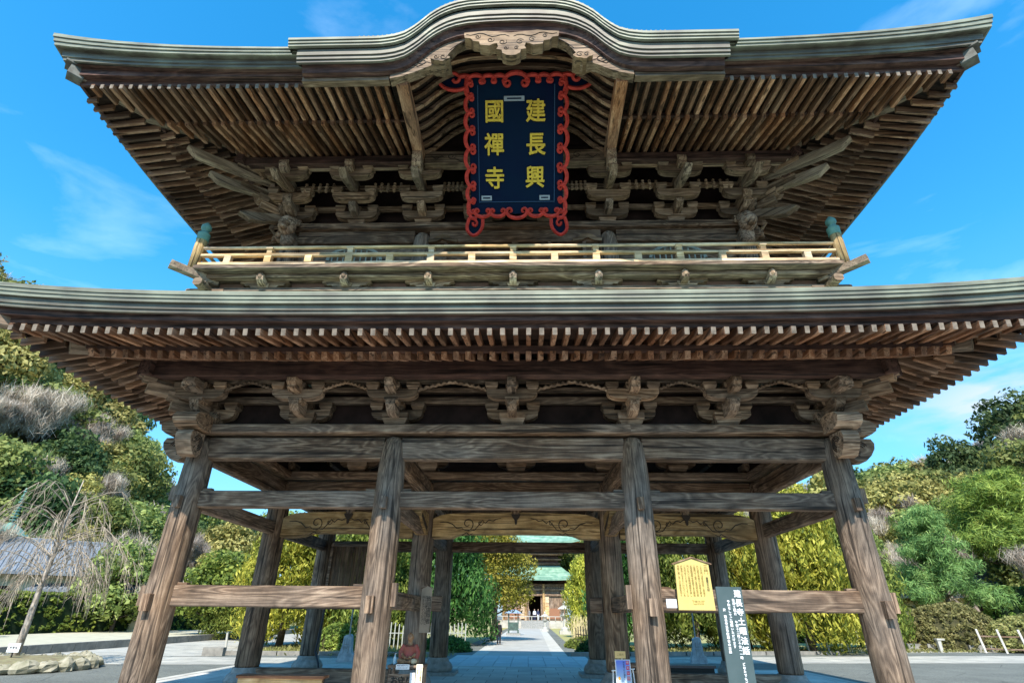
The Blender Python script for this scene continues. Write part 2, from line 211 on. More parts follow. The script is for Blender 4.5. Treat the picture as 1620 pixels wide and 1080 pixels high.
# ------------------------------------------------------------------ mesh helpers
class MB:
    def __init__(s): s.v = []; s.f = []
    def add(s, vs, fs):
        o = len(s.v); s.v += [tuple(v) for v in vs]; s.f += [tuple(i + o for i in f) for f in fs]; return s
    def box(s, cx, cy, cz, sx, sy, sz, taper=1.0, rz=0.0):
        vs = []
        c_, s_ = math.cos(rz), math.sin(rz)
        for z, t in ((-1, taper), (1, 1)):
            for x, y in ((-1, -1), (1, -1), (1, 1), (-1, 1)):
                X, Y = x * sx / 2 * t, y * sy / 2 * t
                vs.append((cx + X * c_ - Y * s_, cy + X * s_ + Y * c_, cz + z * sz / 2))
        return s.add(vs, [(3, 2, 1, 0), (4, 5, 6, 7), (0, 1, 5, 4), (1, 2, 6, 5), (2, 3, 7, 6), (3, 0, 4, 7)])
    def beam(s, p0, p1, w, h, ch=0.012, w1=None, h1=None, upv=(0, 0, 1)):
        p0 = Vector(p0); p1 = Vector(p1); d = (p1 - p0).normalized(); sd = d.cross(Vector(upv)).normalized(); u = sd.cross(d)
        vs = []
        for p, W, H in ((p0, w, h), (p1, w1 or w, h1 or h)):
            a, b, c = W / 2, H / 2, min(ch, W / 4, H / 4)
            for x, y in ((a - c, -b), (a, -b + c), (a, b - c), (a - c, b), (-a + c, b), (-a, b - c), (-a, -b + c), (-a + c, -b)):
                vs.append(p + sd * x + u * y)
        fs = [tuple(range(7, -1, -1)), tuple(range(8, 16))] + [(i, (i + 1) % 8, 8 + (i + 1) % 8, 8 + i) for i in range(8)]
        return s.add(vs, fs)
    def prism(s, poly, axis, a, b):
        def P(u, v, t): return {'X': (t, u, v), 'Y': (u, t, v), 'Z': (u, v, t)}[axis]
        n = len(poly); vs = [P(u, v, a) for u, v in poly] + [P(u, v, b) for u, v in poly]
        ar = sum(poly[i][0] * poly[(i + 1) % n][1] - poly[(i + 1) % n][0] * poly[i][1] for i in range(n))
        flip = (ar > 0) != (axis == 'Y')
        if a > b: flip = not flip
        f = [tuple(range(n - 1, -1, -1)), tuple(range(n, 2 * n))] + [(i, (i + 1) % n, n + (i + 1) % n, n + i) for i in range(n)]
        if not flip: f = [tuple(reversed(q)) for q in f]
        return s.add(vs, f)
    def lathe(s, prof, cx=0, cy=0, cz=0, n=20):
        vs = []; fs = []
        for r, z in prof:
            for i in range(n):
                a = 2 * math.pi * i / n; vs.append((cx + r * math.cos(a), cy + r * math.sin(a), cz + z))
        for k in range(len(prof) - 1):
            for i in range(n):
                j = (i + 1) % n; fs.append((k * n + i, k * n + j, (k + 1) * n + j, (k + 1) * n + i))
        fs.append(tuple(range(n - 1, -1, -1))); fs.append(tuple(range((len(prof) - 1) * n, len(prof) * n)))
        return s.add(vs, fs)
    def tube(s, pts, rad, n=6, flat=1.0):
        pts = [Vector(p) for p in pts]; m = len(pts)
        if not hasattr(rad, '__len__'): rad = [rad] * m
        vs = []; prev = None
        for i, p in enumerate(pts):
            d = (pts[min(i + 1, m - 1)] - pts[max(i - 1, 0)])
            if d.length < 1e-7: d = Vector((0, 0, 1))
            d.normalize()
            ref = prev if prev is not None else (Vector((0, 0, 1)) if abs(d.z) < 0.9 else Vector((1, 0, 0)))
            sd = d.cross(ref)
            if sd.length < 1e-4: sd = d.cross(Vector((0, 1, 0)))
            sd.normalize(); u = sd.cross(d); prev = u
            for k in range(n):
                a = 2 * math.pi * k / n; vs.append(p + sd * math.cos(a) * rad[i] + u * math.sin(a) * rad[i] * flat)
        fs = [(i * n + k, i * n + (k + 1) % n, (i + 1) * n + (k + 1) % n, (i + 1) * n + k) for i in range(m - 1) for k in range(n)]
        fs += [tuple(range(n - 1, -1, -1)), tuple(range((m - 1) * n, m * n))]
        return s.add(vs, fs)
    def ell(s, cx, cy, cz, rx, ry, rz, n=12, m=8):
        prof = [(max(0.01, math.sin(math.pi * i / m)), -math.cos(math.pi * i / m)) for i in range(m + 1)]
        o = len(s.v); s.lathe(prof, 0, 0, 0, n)
        for i in range(o, len(s.v)):
            x, y, z = s.v[i]; s.v[i] = (cx + x * rx, cy + y * ry, cz + z * rz)
        return s
    def spin(s, a):
        c_, s_ = math.cos(a), math.sin(a); s.v = [(x * c_ - y * s_, x * s_ + y * c_, z) for x, y, z in s.v]; return s
    def mesh(s, name, mat=None, smooth=False):
        me = bpy.data.meshes.new(name); me.from_pydata(s.v, [], s.f); me.update()
        if mat: me.materials.append(mat)
        if smooth: me.polygons.foreach_set('use_smooth', [True] * len(me.polygons))
        return me
    def build(s, name, mat, parent=None, smooth=False, rz=None):
        if rz is None: return link(name, s.mesh(name, mat, smooth), parent)
        c_, s_ = math.cos(-rz), math.sin(-rz)      # store the mesh along its own length so that the grain follows it
        s.v = [(x * c_ - y * s_, x * s_ + y * c_, z) for x, y, z in s.v]
        return link(name, s.mesh(name, mat, smooth), parent, rz=rz)
def link(name, me, parent=None, loc=None, rz=None):
    o = bpy.data.objects.new(name, me); COL.objects.link(o)
    if parent: o.parent = parent
    if loc is not None: o.location = loc
    if rz is not None: o.rotation_euler.z = rz
    return o
def tag(o, label=None, cat=None, group=None, kind=None):
    if label: o['label'] = label
    if cat: o['category'] = cat
    if group: o['group'] = group
    if kind: o['kind'] = kind
    return o
def thing(name, label, cat, loc=(0, 0, 0), rz=0, group=None):
    o = bpy.data.objects.new(name, None); COL.objects.link(o); o.location = loc; o.rotation_euler.z = rz; o.empty_display_size = 0.3
    return tag(o, label, cat, group)
def kids(o): return [c for c in list(COL.objects) if c.parent == o]
def dup(o, loc, rz=0.0, sc=1.0, label=None, tree=None):
    """copy of a thing with its parts (and their sub-parts); tree = cached list of (part, [sub-parts])"""
    r = o.copy(); COL.objects.link(r); r.location = loc; r.rotation_euler.z = rz; r.scale = (sc, sc, sc) if not hasattr(sc, '__len__') else sc
    if label: r['label'] = label
    for ch, gs in tree:
        c = ch.copy(); COL.objects.link(c); c.parent = r
        for g in gs:
            d = g.copy(); COL.objects.link(d); d.parent = c
    return r
_cols = {}
def text(s, size, mat, name, parent, loc, rot=(0, 0, 0), bold=0.0, ext=0.004, mtx=None, align='CENTER', spacing=None):
    cu = bpy.data.curves.new("lettering", 'FONT'); cu.body = s; cu.size = size; cu.extrude = ext
    cu.align_x = align; cu.align_y = 'CENTER'
    if spacing: cu.space_line = spacing
    to = bpy.data.objects.new("lettering_tmp", cu); COL.objects.link(to)
    bpy.context.view_layer.update()
    me = bpy.data.meshes.new_from_object(to.evaluated_get(bpy.context.evaluated_depsgraph_get()))
    bpy.data.objects.remove(to); bpy.data.curves.remove(cu)
    if bold:      # brush weight: shifted copies of the strokes, each a hair prouder
        vs = [v.co.copy() for v in me.vertices]; fs_ = [tuple(p.vertices) for p in me.polygons]; m = MB()
        for k, (dx, dy) in enumerate(((0, 0), (1, 0), (-1, 0), (0, 1), (0, -1), (.7, .7), (-.7, .7), (.7, -.7), (-.7, -.7))): m.add([(v.x + dx * bold, v.y + dy * bold, v.z + k * .0006) for v in vs], fs_)
        bpy.data.meshes.remove(me); me = m.mesh("lettering")
    me.materials.clear(); me.materials.append(mat)
    o = bpy.data.objects.new(name, me); COL.objects.link(o)
    if parent: o.parent = parent
    o.location = loc; o.rotation_euler = rot
    return o
# ================================================================== THE GATE
YC = 4.4
gate = thing("temple_gate", "huge two storey weathered timber temple gate with copper roofs and a balcony", "temple gate", (0, 0, 0))
HX1, HY1 = 7.0, 4.4          # lower storey column grid
HX2, HY2 = 6.45, 3.85        # upper storey
XS = (-7.0, -2.65, 2.65, 7.0); YS = (0.0, 4.4, 8.8)

# columns on bulbous base stones
def column_mb(r=0.308, z0=0.48, z1=5.28, lump=0.0, seed=0):
    m = MB(); rnd = random.Random(seed)
    prof = [(r * 0.93, z0), (r, z0 + 0.06), (r * 1.0, 2.2), (r * 0.985, 3.8), (r * 0.93, 4.6), (r * 0.86, 4.95), (r * 0.78, 5.12), (r * 0.58, 5.23), (r * 0.3, z1)]
    m.lathe(prof, n=28)
    return m
def base_mb():
    m = MB(); m.lathe([(0.42, 0.06), (0.48, 0.12), (0.5, 0.2), (0.45, 0.3), (0.37, 0.37), (0.335, 0.48)], n=28); m.box(0, 0, 0.045, 1.25, 1.25, 0.09); return m
cme = [column_mb(seed=i).mesh("column", COLM, True) for i in range(1)]
bme = base_mb().mesh("base_stone", STONE, False)
for yi, y in enumerate(YS):
    for x in XS:
        c = link("column", cme[0], gate, (x, y, 0)); b = link("base_stone", bme, c)
# beams: lower tie, upper tie, head beam, plate; all four sides plus the middle row
def bm(name, p0, p1, w, h, mat, ch=0.02, parent=gate): return MB().beam(p0, p1, w, h, ch).build(name, mat, parent)
nubm = MB().beam((0, -0.13, 0), (0, 0.1, 0), 0.15, 0.3, 0.01).mesh("tie_beam_end", WZ)
wedge = MB().beam((0, -0.05, 0), (0, 0.05, 0), 0.36, 0.05, 0.008).mesh("wedge", WX)
for yi, y in enumerate(YS):
    spans = [(XS[0], XS[1]), (XS[1], XS[2]), (XS[2], XS[3])]
    for si, (a, b) in enumerate(spans):
        bm("upper_tie_beam", (a + .25, y, 3.90), (b - .25, y, 3.90), 0.22, 0.35, WX) if yi != 1 else None
        if si != 1 and yi != 2: bm("lower_tie_beam", (a + .25, y, 2.03), (b - .25, y, 2.03), 0.24, 0.385, WX)
        bm("head_beam", (a + .2, y, 5.0), (b - .2, y, 5.0), 0.26, 0.49, WX, 0.03)
    for a, b in ((-7.55, 2.6), (2.603, 7.55)): bm("wall_plate", (a, y, 5.405), (b, y, 5.405), 0.62, 0.21, WX, 0.03)
for x in XS:
    for a, b in ((0, 4.4), (4.4, 8.8)):
        bm("upper_tie_beam", (x, a + .25, 3.90), (x, b - .25, 3.90), 0.22, 0.34, WY)
        if abs(x) < 3 and a == 0: bm("lower_tie_beam", (x, a + .25, 2.0), (x, b - .25, 2.0), 0.24, 0.36, WY)
        bm("head_beam", (x, a + .2, 5.0), (x, b - .2, 5.0), 0.26, 0.47, WY, 0.03)
    if abs(x) > 3: bm("wall_plate", (x, 0.32, 5.402), (x, 8.48, 5.402), 0.6, 0.2, WY, 0.03)
# projecting tie beam ends on column faces
for x in XS:
    link("tie_beam_end", nubm, gate, (x - 0.03 * (1 if x < 0 else -1), -0.31, 1.9)).scale = (1, 1, 1)
    o = link("tie_beam_end", nubm, gate, (x, -0.31, 3.80)); o.scale = (0.85, 0.8, 0.82)
    for zz, ww in ((2.24, 1.0), (4.105, 0.9)):
        for s in (-1, 1):
            if (s > 0 and x > 6) or (s < 0 and x < -6): continue
            if zz < 3 and ((x == -2.65 and s > 0) or (x == 2.65 and s < 0)): continue
            o = link("wedge", wedge, gate, (x + s * 0.31, -0.02, zz))
for sx in (-1, 1):   # tie ends toward the central passage
    MB().beam((sx * 2.0, 4.4, 2.0), (sx * 2.32, 4.4, 2.0), 0.22, 0.38, 0.015).build("tie_beam_end", WX, gate)
    MB().box(sx * 2.3, -0.04, 2.08, 0.1, 0.16, 0.42).build("tie_beam_end", WZ, gate)
    MB().box(sx * 7.33, -0.04, 4.02, 0.1, 0.16, 0.3).build("tie_beam_end", WZ, gate)
    MB().box(sx * 7.34, -0.04, 2.02, 0.1, 0.16, 0.36).build("tie_beam_end", WZ, gate)

# carved rainbow beams in the middle row
def swirl(cx, cz, r, sgn=1, turns=1.35, start=math.pi * 0.2):
    pts = []
    for i in range(34):
        t = i / 33; a = start + sgn * turns * 2 * math.pi * t; q = r * (1 - 0.82 * t); pts.append((cx + q * math.cos(a), cz + q * math.sin(a)))
    return pts
def carve(mb, pts, y, rad=0.014):
    mb.tube([(u, y, v) for u, v in pts], [rad * (0.4 + 0.6 * math.sin(math.pi * min(1, (i + 1) / (len(pts) + 1)))) for i in range(len(pts))], 5, 1.0)
def rainbow(x0, x1, y, z0=3.66, z1=4.30):
    n = 26; L_ = x1 - x0; bot = []; top = []
    for i in range(n + 1):
        t = i / n; e = min(t, 1 - t) * L_
        bot.append((x0 + L_ * t, z0 + 0.1 * min(1, max(0, (e - 0.55) / 0.25)) ** 0.8 + 0.03 * math.sin(math.pi * t)))
        top.append((x0 + L_ * t, z1 - 0.12 * max(0, 1 - e / 0.5) ** 2 + 0.06 * math.sin(math.pi * t)))
    b = MB().prism(bot + top[::-1], 'Y', y - 0.2, y + 0.2).build("rainbow_beam", CUTM, gate)
    g = MB(); yy = y - 0.205
    for s in (-1, 1):
        bx = x0 + 1.0 if s < 0 else x1 - 1.0
        d = -s
        zz = (z0 + z1) / 2 + 0.06
        sp = swirl(bx, zz, 0.2, d, 1.4, math.pi * (1.15 if d > 0 else -0.15)); carve(g, sp, yy)
        carve(g, [(bx - d * 0.18, zz - 0.1), (bx - d * 0.3, zz - 0.13), (bx - d * 0.45, zz + 0.0), (bx - d * 0.62, zz + 0.05), (bx - d * 0.8, zz + 0.04)], yy)
        carve(g, [(bx + d * 0.0, zz - 0.2), (bx + d * 0.2, zz - 0.17), (bx + d * 0.3, zz - 0.05), (bx + d * 0.42, zz + 0.1), (bx + d * 0.5, zz + 0.02), (bx + d * 0.6, zz + 0.11), (bx + d * 0.72, zz + 0.08), (bx + d * 0.8, zz + 0.13), (bx + d * 0.95, zz + 0.16)], yy)
        carve(g, swirl(bx + d * 0.36, zz + 0.03, 0.09, -d, 1.0), yy, 0.011)
        carve(g, [(bx - d * .15, z0 + 0.07), (bx - d * .02, z0 + .14), (bx + d * .05, z0 + 0.08), (bx + d * .15, z0 + .12)], yy)
    carve(g, [(x0 + L_ * k / 20, z0 + 0.2 + 0.035 * math.sin(math.pi * k / 20)) for k in range(3, 18)], yy, 0.01)
    g.build("carved_groove", INK, b)
    # small moulded boss and strut over the middle
    cx = (x0 + x1) / 2
    MB().prism([(cx - .13, 4.3), (cx + .13, 4.3), (cx + .1, 4.22), (cx + .04, 4.16), (cx + .03, 4.05), (cx, 4.02), (cx - .03, 4.05), (cx - .04, 4.16), (cx - .1, 4.22)], 'Y', y - 0.25, y - .2).build("carved_boss", INK, b)
for a, b in ((-6.72, -2.93), (-2.37, 2.37), (2.93, 6.72)):
    rainbow(a, b, 4.4)
    MB().lathe([(0.14, 4.3), (0.17, 4.5), (0.17, 4.7), (0.12, 4.76)], (a + b) / 2, 4.3, 0, 12).build("strut", WZ, gate)
# bracket arms under the rainbow beams (front faces of middle inner columns) with a moulded underside
for sx in (-1, 1):
    pr = [(0.3, 4.28), (1.5, 4.28), (1.45, 4.05), (1.1, 3.9), (0.6, 3.75), (0.3, 3.72)]
    q = MB().prism([(4.4 - u, v) for u, v in pr], 'X', sx * 2.65 - 0.17, sx * 2.65 + 0.17).build("carved_arm", CUTM, gate)
    g = MB()
    for k in range(3): g.tube([(sx * (2.65 - 0.175), 4.4 - u, v + 0.06 + 0.05 * k) for u, v in ((0.45, 3.75), (0.9, 3.86), (1.35, 4.02 - 0.02 * k))], 0.012, 5)
    g.build("carved_groove", INK, q)
# ground sill between the middle columns and plank stair box at the back left
for a, b in ((-6.7, -2.96), (2.96, 6.7)): bm("ground_sill", (a, 4.4, 0.26), (b, 4.4, 0.26), 0.3, 0.42, WX)
m = MB()
for k in range(9): m.box(-6.35 + k * 0.145 + 0.01, 7.95, 3.0, 0.13, 0.04, 1.75)
m.box(-6.45, 8.35, 3.0, 0.05, 0.8, 1.75); m.box(-5.1, 8.35, 3.0, 0.05, 0.8, 1.75)
o = m.build("stair_enclosure", wood("dark planks", 'Z', (0.03, 0.018, 0.01), (0.13, 0.08, 0.045), (0.26, 0.18, 0.11), grayamt=.2), gate)
m = MB()
for z in (2.1, 3.84): m.box(-5.77, 7.91, z, 1.4, 0.05, 0.09)
for x in (-6.44, -5.1): m.box(x, 7.9, 3.0, 0.09, 0.06, 1.8)
m.build("frame", WX, o)
pipe = MB().tube([(-6.53, 8.35, 3.9), (-6.55, 8.33, 1.6), (-6.62, 8.3, 0.62), (-6.4, 8.1, 0.3), (-6.3, 8.0, 0.05), (-6.0, 7.95, 0.04)], 0.035, 8).build("drain_pipe", plain("black pipe", (0.03, 0.03, 0.035), .5), gate)

# interior ceiling boards (dark, above the plates)
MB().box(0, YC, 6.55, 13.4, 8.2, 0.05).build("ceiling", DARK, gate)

# ---------------------------------------------------------------- eaves
def fs(s, p=4.0): return abs(s) ** p
def ringpt(side, s, e, hx, hy, z):
    a, b = hx + e, hy + e
    if side == 0: return (s * a, YC - b, z)
    if side == 1: return (a, YC + s * b, z)
    if side == 2: return (-s * a, YC + b, z)
    return (-a, YC - s * b, z)
def ring(prof, hx, hy, n=48, skip=None, sides=(0, 1, 2, 3)):
    """prof = [(e, z, rise)] lofted round the building with upturned corners"""
    m = MB()
    for sd in sides:
        o = len(m.v); ss = [-1 + 2 * i / n for i in range(n + 1)]
        for s in ss:
            for e, z, r in prof: m.v.append(ringpt(sd, s, e, hx, hy, z + r * fs(s)))
        k = len(prof)
        for i in range(n):
            for j in range(k - 1):
                if skip and skip(sd, m.v[o + i * k + j], m.v[o + (i + 1) * k + j + 1]): continue
                m.f.append((o + i * k + j, o + i * k + j + 1, o + (i + 1) * k + j + 1, o + (i + 1) * k + j)[::-1])
    return m
def kskip(sd, a, b): return sd == 0 and abs((a[0] + b[0]) / 2) < 2.85 and min(a[1], b[1]) < -1.2 and a[2] > 12
# LOWER ROOF
ring([(2.80, 6.52, .2), (2.86, 6.52, .2), (2.87, 6.60, .22), (3.0, 6.61, .22), (3.01, 6.71, .26), (3.06, 6.71, .26)], HX1, HY1).build("eave_board", MARX, gate)
ring([(3.06, 6.70, .26), (3.10, 6.71, .26), (3.105, 6.77, .27), (3.13, 6.773, .27), (3.14, 6.885, .30), (3.16, 6.885, .3)], HX1, HY1).build("copper_edge", COP2, gate)
ring([(3.16, 6.883, .30), (3.20, 6.883, .30), (3.205, 6.95, .31), (3.225, 6.953, .31), (3.23, 7.02, .32), (3.25, 7.023, .32), (3.255, 7.10, .33), (3.2, 7.125, .33)], HX1, HY1).build("copper_edge", COP1, gate, False)
ring([(3.2, 7.125, .33), (2.6, 7.36, .3), (1.6, 7.86, .18), (0.7, 8.4, .06), (0.1, 8.75, 0)], HX1, HY1).build("lower_roof", ROOF, gate)
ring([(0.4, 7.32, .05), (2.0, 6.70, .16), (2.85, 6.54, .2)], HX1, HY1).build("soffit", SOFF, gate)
# UPPER ROOF
ring([(3.86, 12.80, .12), (3.92, 12.80, .12), (3.93, 12.88, .2), (4.08, 12.89, .22), (4.09, 12.98, .36), (4.2, 12.98, .36)], HX2, HY2, 60, kskip).build("eave_board", MARX, gate)
ring([(4.2, 12.96, .42), (4.25, 12.965, .43), (4.26, 13.02, .46), (4.29, 13.025, .46), (4.31, 13.13, .56), (4.4, 13.13, .56)], HX2, HY2, 60, kskip).build("copper_edge", COP2, gate)
ring([(4.4, 13.125, .56), (4.44, 13.125, .57), (4.45, 13.18, .62), (4.475, 13.183, .62), (4.485, 13.24, .68), (4.51, 13.243, .68), (4.515, 13.29, .74), (4.44, 13.33, .74)], HX2, HY2, 60, kskip).build("copper_edge", COP1, gate)
up_prof = [(4.44, 13.33, .74), (3.6, 13.8, .5), (2.6, 14.3, .3), (1.4, 15.0, .12), (0.0, 15.95, 0), (-1.5, 17.2, 0), (-2.8, 18.5, 0), (-3.85, 19.8, 0)]
ring(up_prof, HX2, HY2, 60, kskip).build("upper_roof", ROOF, gate)
MB().beam((-2.9, YC, 19.95), (2.9, YC, 19.95), 0.7, 0.9, 0.1).build("ridge", ROOF, gate)
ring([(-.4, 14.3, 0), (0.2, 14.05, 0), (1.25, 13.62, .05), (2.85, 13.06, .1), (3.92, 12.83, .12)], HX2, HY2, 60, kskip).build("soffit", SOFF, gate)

# rafters: straight timbers between two eave distances; pale end grain on the flying tips
HIPW = 0.16
def rafter_pts(side, t, e0, e1, z0, z1, hx, hy, rise):
    """t = coordinate along the eave; returns world end points or None"""
    half = hx if side in (0, 2) else hy
    ein = max(e0, abs(t) - half + HIPW) if abs(t) > half + e0 - HIPW else e0
    if ein > e1 - 0.12: return None
    f = lambda e: z0 + (z1 - z0) * (e - e0) / (e1 - e0) + rise * fs(min(1, abs(t) / (half + e1))) * ((e - e0) / (e1 - e0)) ** 1.0 * 1.0
    def P(e):
        z = f(e)
        if side == 0: return (t, YC - hy - e, z)
        if side == 1: return (hx + e, YC + t, z)
        if side == 2: return (t, YC + hy + e, z)
        return (-hx - e, YC + t, z)
    return P(ein), P(e1)
raft = []   # (priority, name, p0, p1, w, h, side)
def row(name, hx, hy, e0, e1, z0, z1, w, h, sp, rise, prio, skipx=None):
    for side in (0, 1, 3):
        half = (hx if side == 0 else hy) + e1 - 0.12
        n = int(half / sp)
        for i in range(-n, n + 1):
            t = (i + 0.5) * sp
            if abs(t) > half: continue
            if side == 0 and skipx and abs(t) < skipx: continue
            q = rafter_pts(side, t, e0, e1, z0, z1, hx, hy, rise)
            if q: raft.append(((prio if side == 0 else 9) + abs(t) * 0.001, name, q[0], q[1], w if side == 0 else w * .78, h, side))
#   z = centre line of each timber
row("flying_rafter", HX2, HY2, 2.60, 3.95, 12.95, 12.725, 0.088, 0.13, 0.235, .12, 0, 2.72)
row("base_rafter", HX2, HY2, 1.20, 2.86, 13.36, 12.79, 0.092, 0.16, 0.235, .08, 0, 2.72)
row("flying_rafter", HX1, HY1, 1.7, 2.90, 6.72, 6.43, 0.092, 0.14, 0.243, .18, 1)
row("base_rafter", HX1, HY1, 0.55, 2.02, 7.0, 6.36, 0.11, 0.17, 0.243, .12, 1)
raft.sort(key=lambda r: r[0])
cnt = {"flying_rafter": 0, "base_rafter": 0}; rest = {}
for pr, name, p0, p1, w_, h_, side in raft:
    cnt[name] += 1; fly = name == "flying_rafter"
    cen = Vector(p0)
    if cnt[name] <= 99:
        m = MB().beam(Vector(p0) - cen + Vector((0, 0, .035)), Vector(p1) - cen, w_, h_ + .07, 0.008, w_, h_)
        o = m.build(name, RFY if side == 0 else RFX, gate); o.location = cen
        if fly:
            d = (Vector(p1) - Vector(p0)).normalized()
            MB().beam(Vector(p1) - cen, Vector(p1) - cen + d * 0.006, w_ - 0.006, h_ - 0.006, 0.006).build("end_grain", ENDM, o)
    else:
        m = rest.setdefault((name, side == 0), MB()); m.beam(Vector(p0) + Vector((0, 0, .035)), p1, w_, h_ + .07, 0.008, w_, h_)
        if fly and side == 0: d = (Vector(p1) - Vector(p0)).normalized(); rest.setdefault(("rafter_ends", True), MB()).beam(Vector(p1), Vector(p1) + d * 0.006, w_ - 0.006, h_ - 0.006, 0.006)
for (name, fr), m in rest.items():
    o = m.build(name, ENDM if name == "rafter_ends" else (RFY if fr else RFX), gate); o['kind'] = 'stuff'
# ledge beams the flying rafters rest on, hip rafters, purlins
ring([(2.72, 12.90, .1), (2.80, 12.90, .1), (2.81, 12.98, .1), (2.70, 12.99, .1)], HX2, HY2, 60, kskip).build("eave_ledge", MARX, gate)
ring([(1.88, 6.47, .1), (1.99, 6.47, .1), (2.0, 6.60, .1), (1.86, 6.61, .1)], HX1, HY1).build("eave_ledge", MARX, gate)
DIAG = wood("hip rafter wood", 'X', (0.05, 0.03, 0.02), (0.27, 0.195, 0.13), (0.55, 0.43, 0.3), gray=(.27, .23, .18), grayamt=0.5, ring=4, stain=.5)
for sx in (-1, 1):
    for sy in (-1, 1):
        def D(hx, hy, d, z): return (sx * (hx + d), YC + sy * (hy + d), z)
        RZ = math.atan2(sy, sx)
        MB().beam(D(HX2, HY2, 0.9, 13.80), D(HX2, HY2, 2.95, 13.04), 0.24, 0.3, .02).build("hip_rafter", DIAG, gate, rz=RZ)
        o = MB().beam(D(HX2, HY2, 2.6, 13.12), D(HX2, HY2, 4.0, 13.16), 0.22, 0.24, .02).build("hip_rafter", DIAG, gate, rz=RZ)
        MB().beam(D(HX2, HY2, 3.9, 13.15), D(HX2, HY2, 4.12, 13.16), 0.3, 0.3, .02).beam(D(HX2, HY2, 3.88, 13.34), D(HX2, HY2, 4.2, 13.35), 0.36, 0.07, .01).spin(-RZ).build("copper_cap", CAPM, o)
        MB().beam(D(HX1, HY1, 0.3, 7.28), D(HX1, HY1, 2.08, 6.60), 0.26, 0.32, .02).build("hip_rafter", DIAG, gate, rz=RZ)
        MB().beam(D(HX1, HY1, 1.7, 6.86), D(HX1, HY1, 3.02, 6.70), 0.22, 0.22, .02).build("hip_rafter", DIAG, gate, rz=RZ)
def purlins(hx, hy, e, z, w_, h_, name, ext=0.25, cut=None):
    a, b = hx + e, hy + e
    if cut:
        for s in (-1, 1): bm(name, (s * cut, YC - b, z), (s * (a + ext), YC - b, z), w_, h_, MARX)
    else: bm(name, (-a - ext, YC - b, z), (a + ext, YC - b, z), w_, h_, MARX)
    bm(name, (-a - ext, YC + b, z), (a + ext, YC + b, z), w_, h_, MARX)
    for s in (-1, 1): bm(name, (s * a, YC - b - ext, z - 0.003), (s * a, YC + b + ext, z - 0.003), w_, h_, MARY)
purlins(HX1, HY1, 1.0, 6.51, 0.24, 0.38, "purlin")
purlins(HX2, HY2, 1.25, 13.07, 0.2, 0.28, "purlin", cut=2.75)

# ---------------------------------------------------------------- brackets
def arm_poly(hw, z0, z1, curve=0.55):
    h = z1 - z0; pts = [(-hw, z1)]
    for i in range(8):
        a = i / 7 * math.pi / 2; pts.append((-hw + hw * curve * (1 - math.cos(a)) , z1 - h * 0.35 - h * 0.65 * math.sin(a)))
    pts += [(-u, v) for u, v in pts[::-1]]
    return pts
def block(m, x, y, z, w_=0.3, h=0.17, d=None):
    d = d or w_
    m.box(x, y, z + h * 0.22, w_, d, h * 0.44, 0.72); m.box(x, y, z + h * 0.72, w_, d, h * 0.56)
def nose(m, y0, y1, z0, z1, w_, x=0):
    """fist shaped carved beam end pointing to -y"""
    L_ = y0 - y1; h = z1 - z0
    pr = [(y0, z0), (y0, z1), (y0 - L_ * .45, z1), (y0 - L_ * .6, z1 + h * .12), (y0 - L_ * .85, z1 + h * .1), (y1, z1 - h * .15), (y1, z1 - h * .45), (y1 + L_ * .12, z1 - h * .62), (y1 + L_ * .1, z1 - h * .8), (y0 - L_ * .62, z0 + h * .08), (y0 - L_ * .4, z0 + h * .16), (y0 - L_ * .25, z0)]
    m.prism(pr, 'X', x - w_ / 2, x + w_ / 2)
def lower_set(side_only=False):
    parts = []
    m = MB(); m.box(0, 0, 5.59, 0.58, 0.56, 0.15, 0.74); m.box(0, 0, 5.725, 0.58, 0.56, 0.13); parts.append(("bearing_block", m.mesh("bearing_block", BRM)))
    m = MB(); m.prism(arm_poly(0.58, 5.66, 5.9), 'Y', -0.12, 0.08); parts.append(("bracket_arm", m.mesh("bracket_arm", BRM)))
    for x in (-.47, 0, .47):
        m = MB(); block(m, x, -0.02, 5.9, 0.3, 0.17); parts.append(("bearing_block", m.mesh("bearing_block", BRM)))
    m = MB(); m.prism([(-.28, 5.66), (-.28, 5.98), (-.72, 5.98), (-.8, 5.9), (-.78, 5.8), (-.66, 5.7), (-.5, 5.66)], 'X', -.1, .1); parts.append(("carved_nose", m.mesh("carved_nose", BRY)))
    m = MB(); block(m, 0, -0.62, 5.84, 0.3, 0.13); parts.append(("bearing_block", m.mesh("bearing_block", BRM)))
    m = MB(); m.prism(arm_poly(0.56, 5.95, 6.17), 'Y', -0.72, -0.52); parts.append(("bracket_arm", m.mesh("bracket_arm", BRM)))
    for x in (-.45, 0, .45):
        m = MB(); block(m, x, -0.62, 6.17, 0.28, 0.16); parts.append(("bearing_block", m.mesh("bearing_block", BRM)))
    m = MB(); nose(m, -0.5, -1.12, 6.02, 6.34, 0.19)
    m.box(0, -0.95, 6.13, 0.22, 0.12, 0.05); parts.append(("carved_nose", m.mesh("carved_nose", BRY)))
    return parts
def corner_set(z, s):   # diagonal piece stack at a corner, points to (-1,-1) locally rotated
    return None
SETP = lower_set()
def place_set(parts, name, loc, rz=0.0):
    root = link(name, parts[0][1], gate, loc, rz)
    for n_, me in parts[1:]: link(n_, me, root)
    return root
LX = (-7, -4.78, -2.65, 0, 2.65, 4.78, 7)
for x in LX: place_set(SETP, "bracket_set", (x, 0, 0))
for x in LX: place_set(SETP, "bracket_set", (x, 8.8, 0), math.pi)
for x in LX[1:-1]: place_set(SETP[:5], "bracket_set", (x, 4.4, 0))
for y in (0, 2.2, 4.4, 6.6, 8.8):
    place_set(SETP, "bracket_set", (-7, y, 0), -math.pi / 2); place_set(SETP, "bracket_set", (7, y, 0), math.pi / 2)
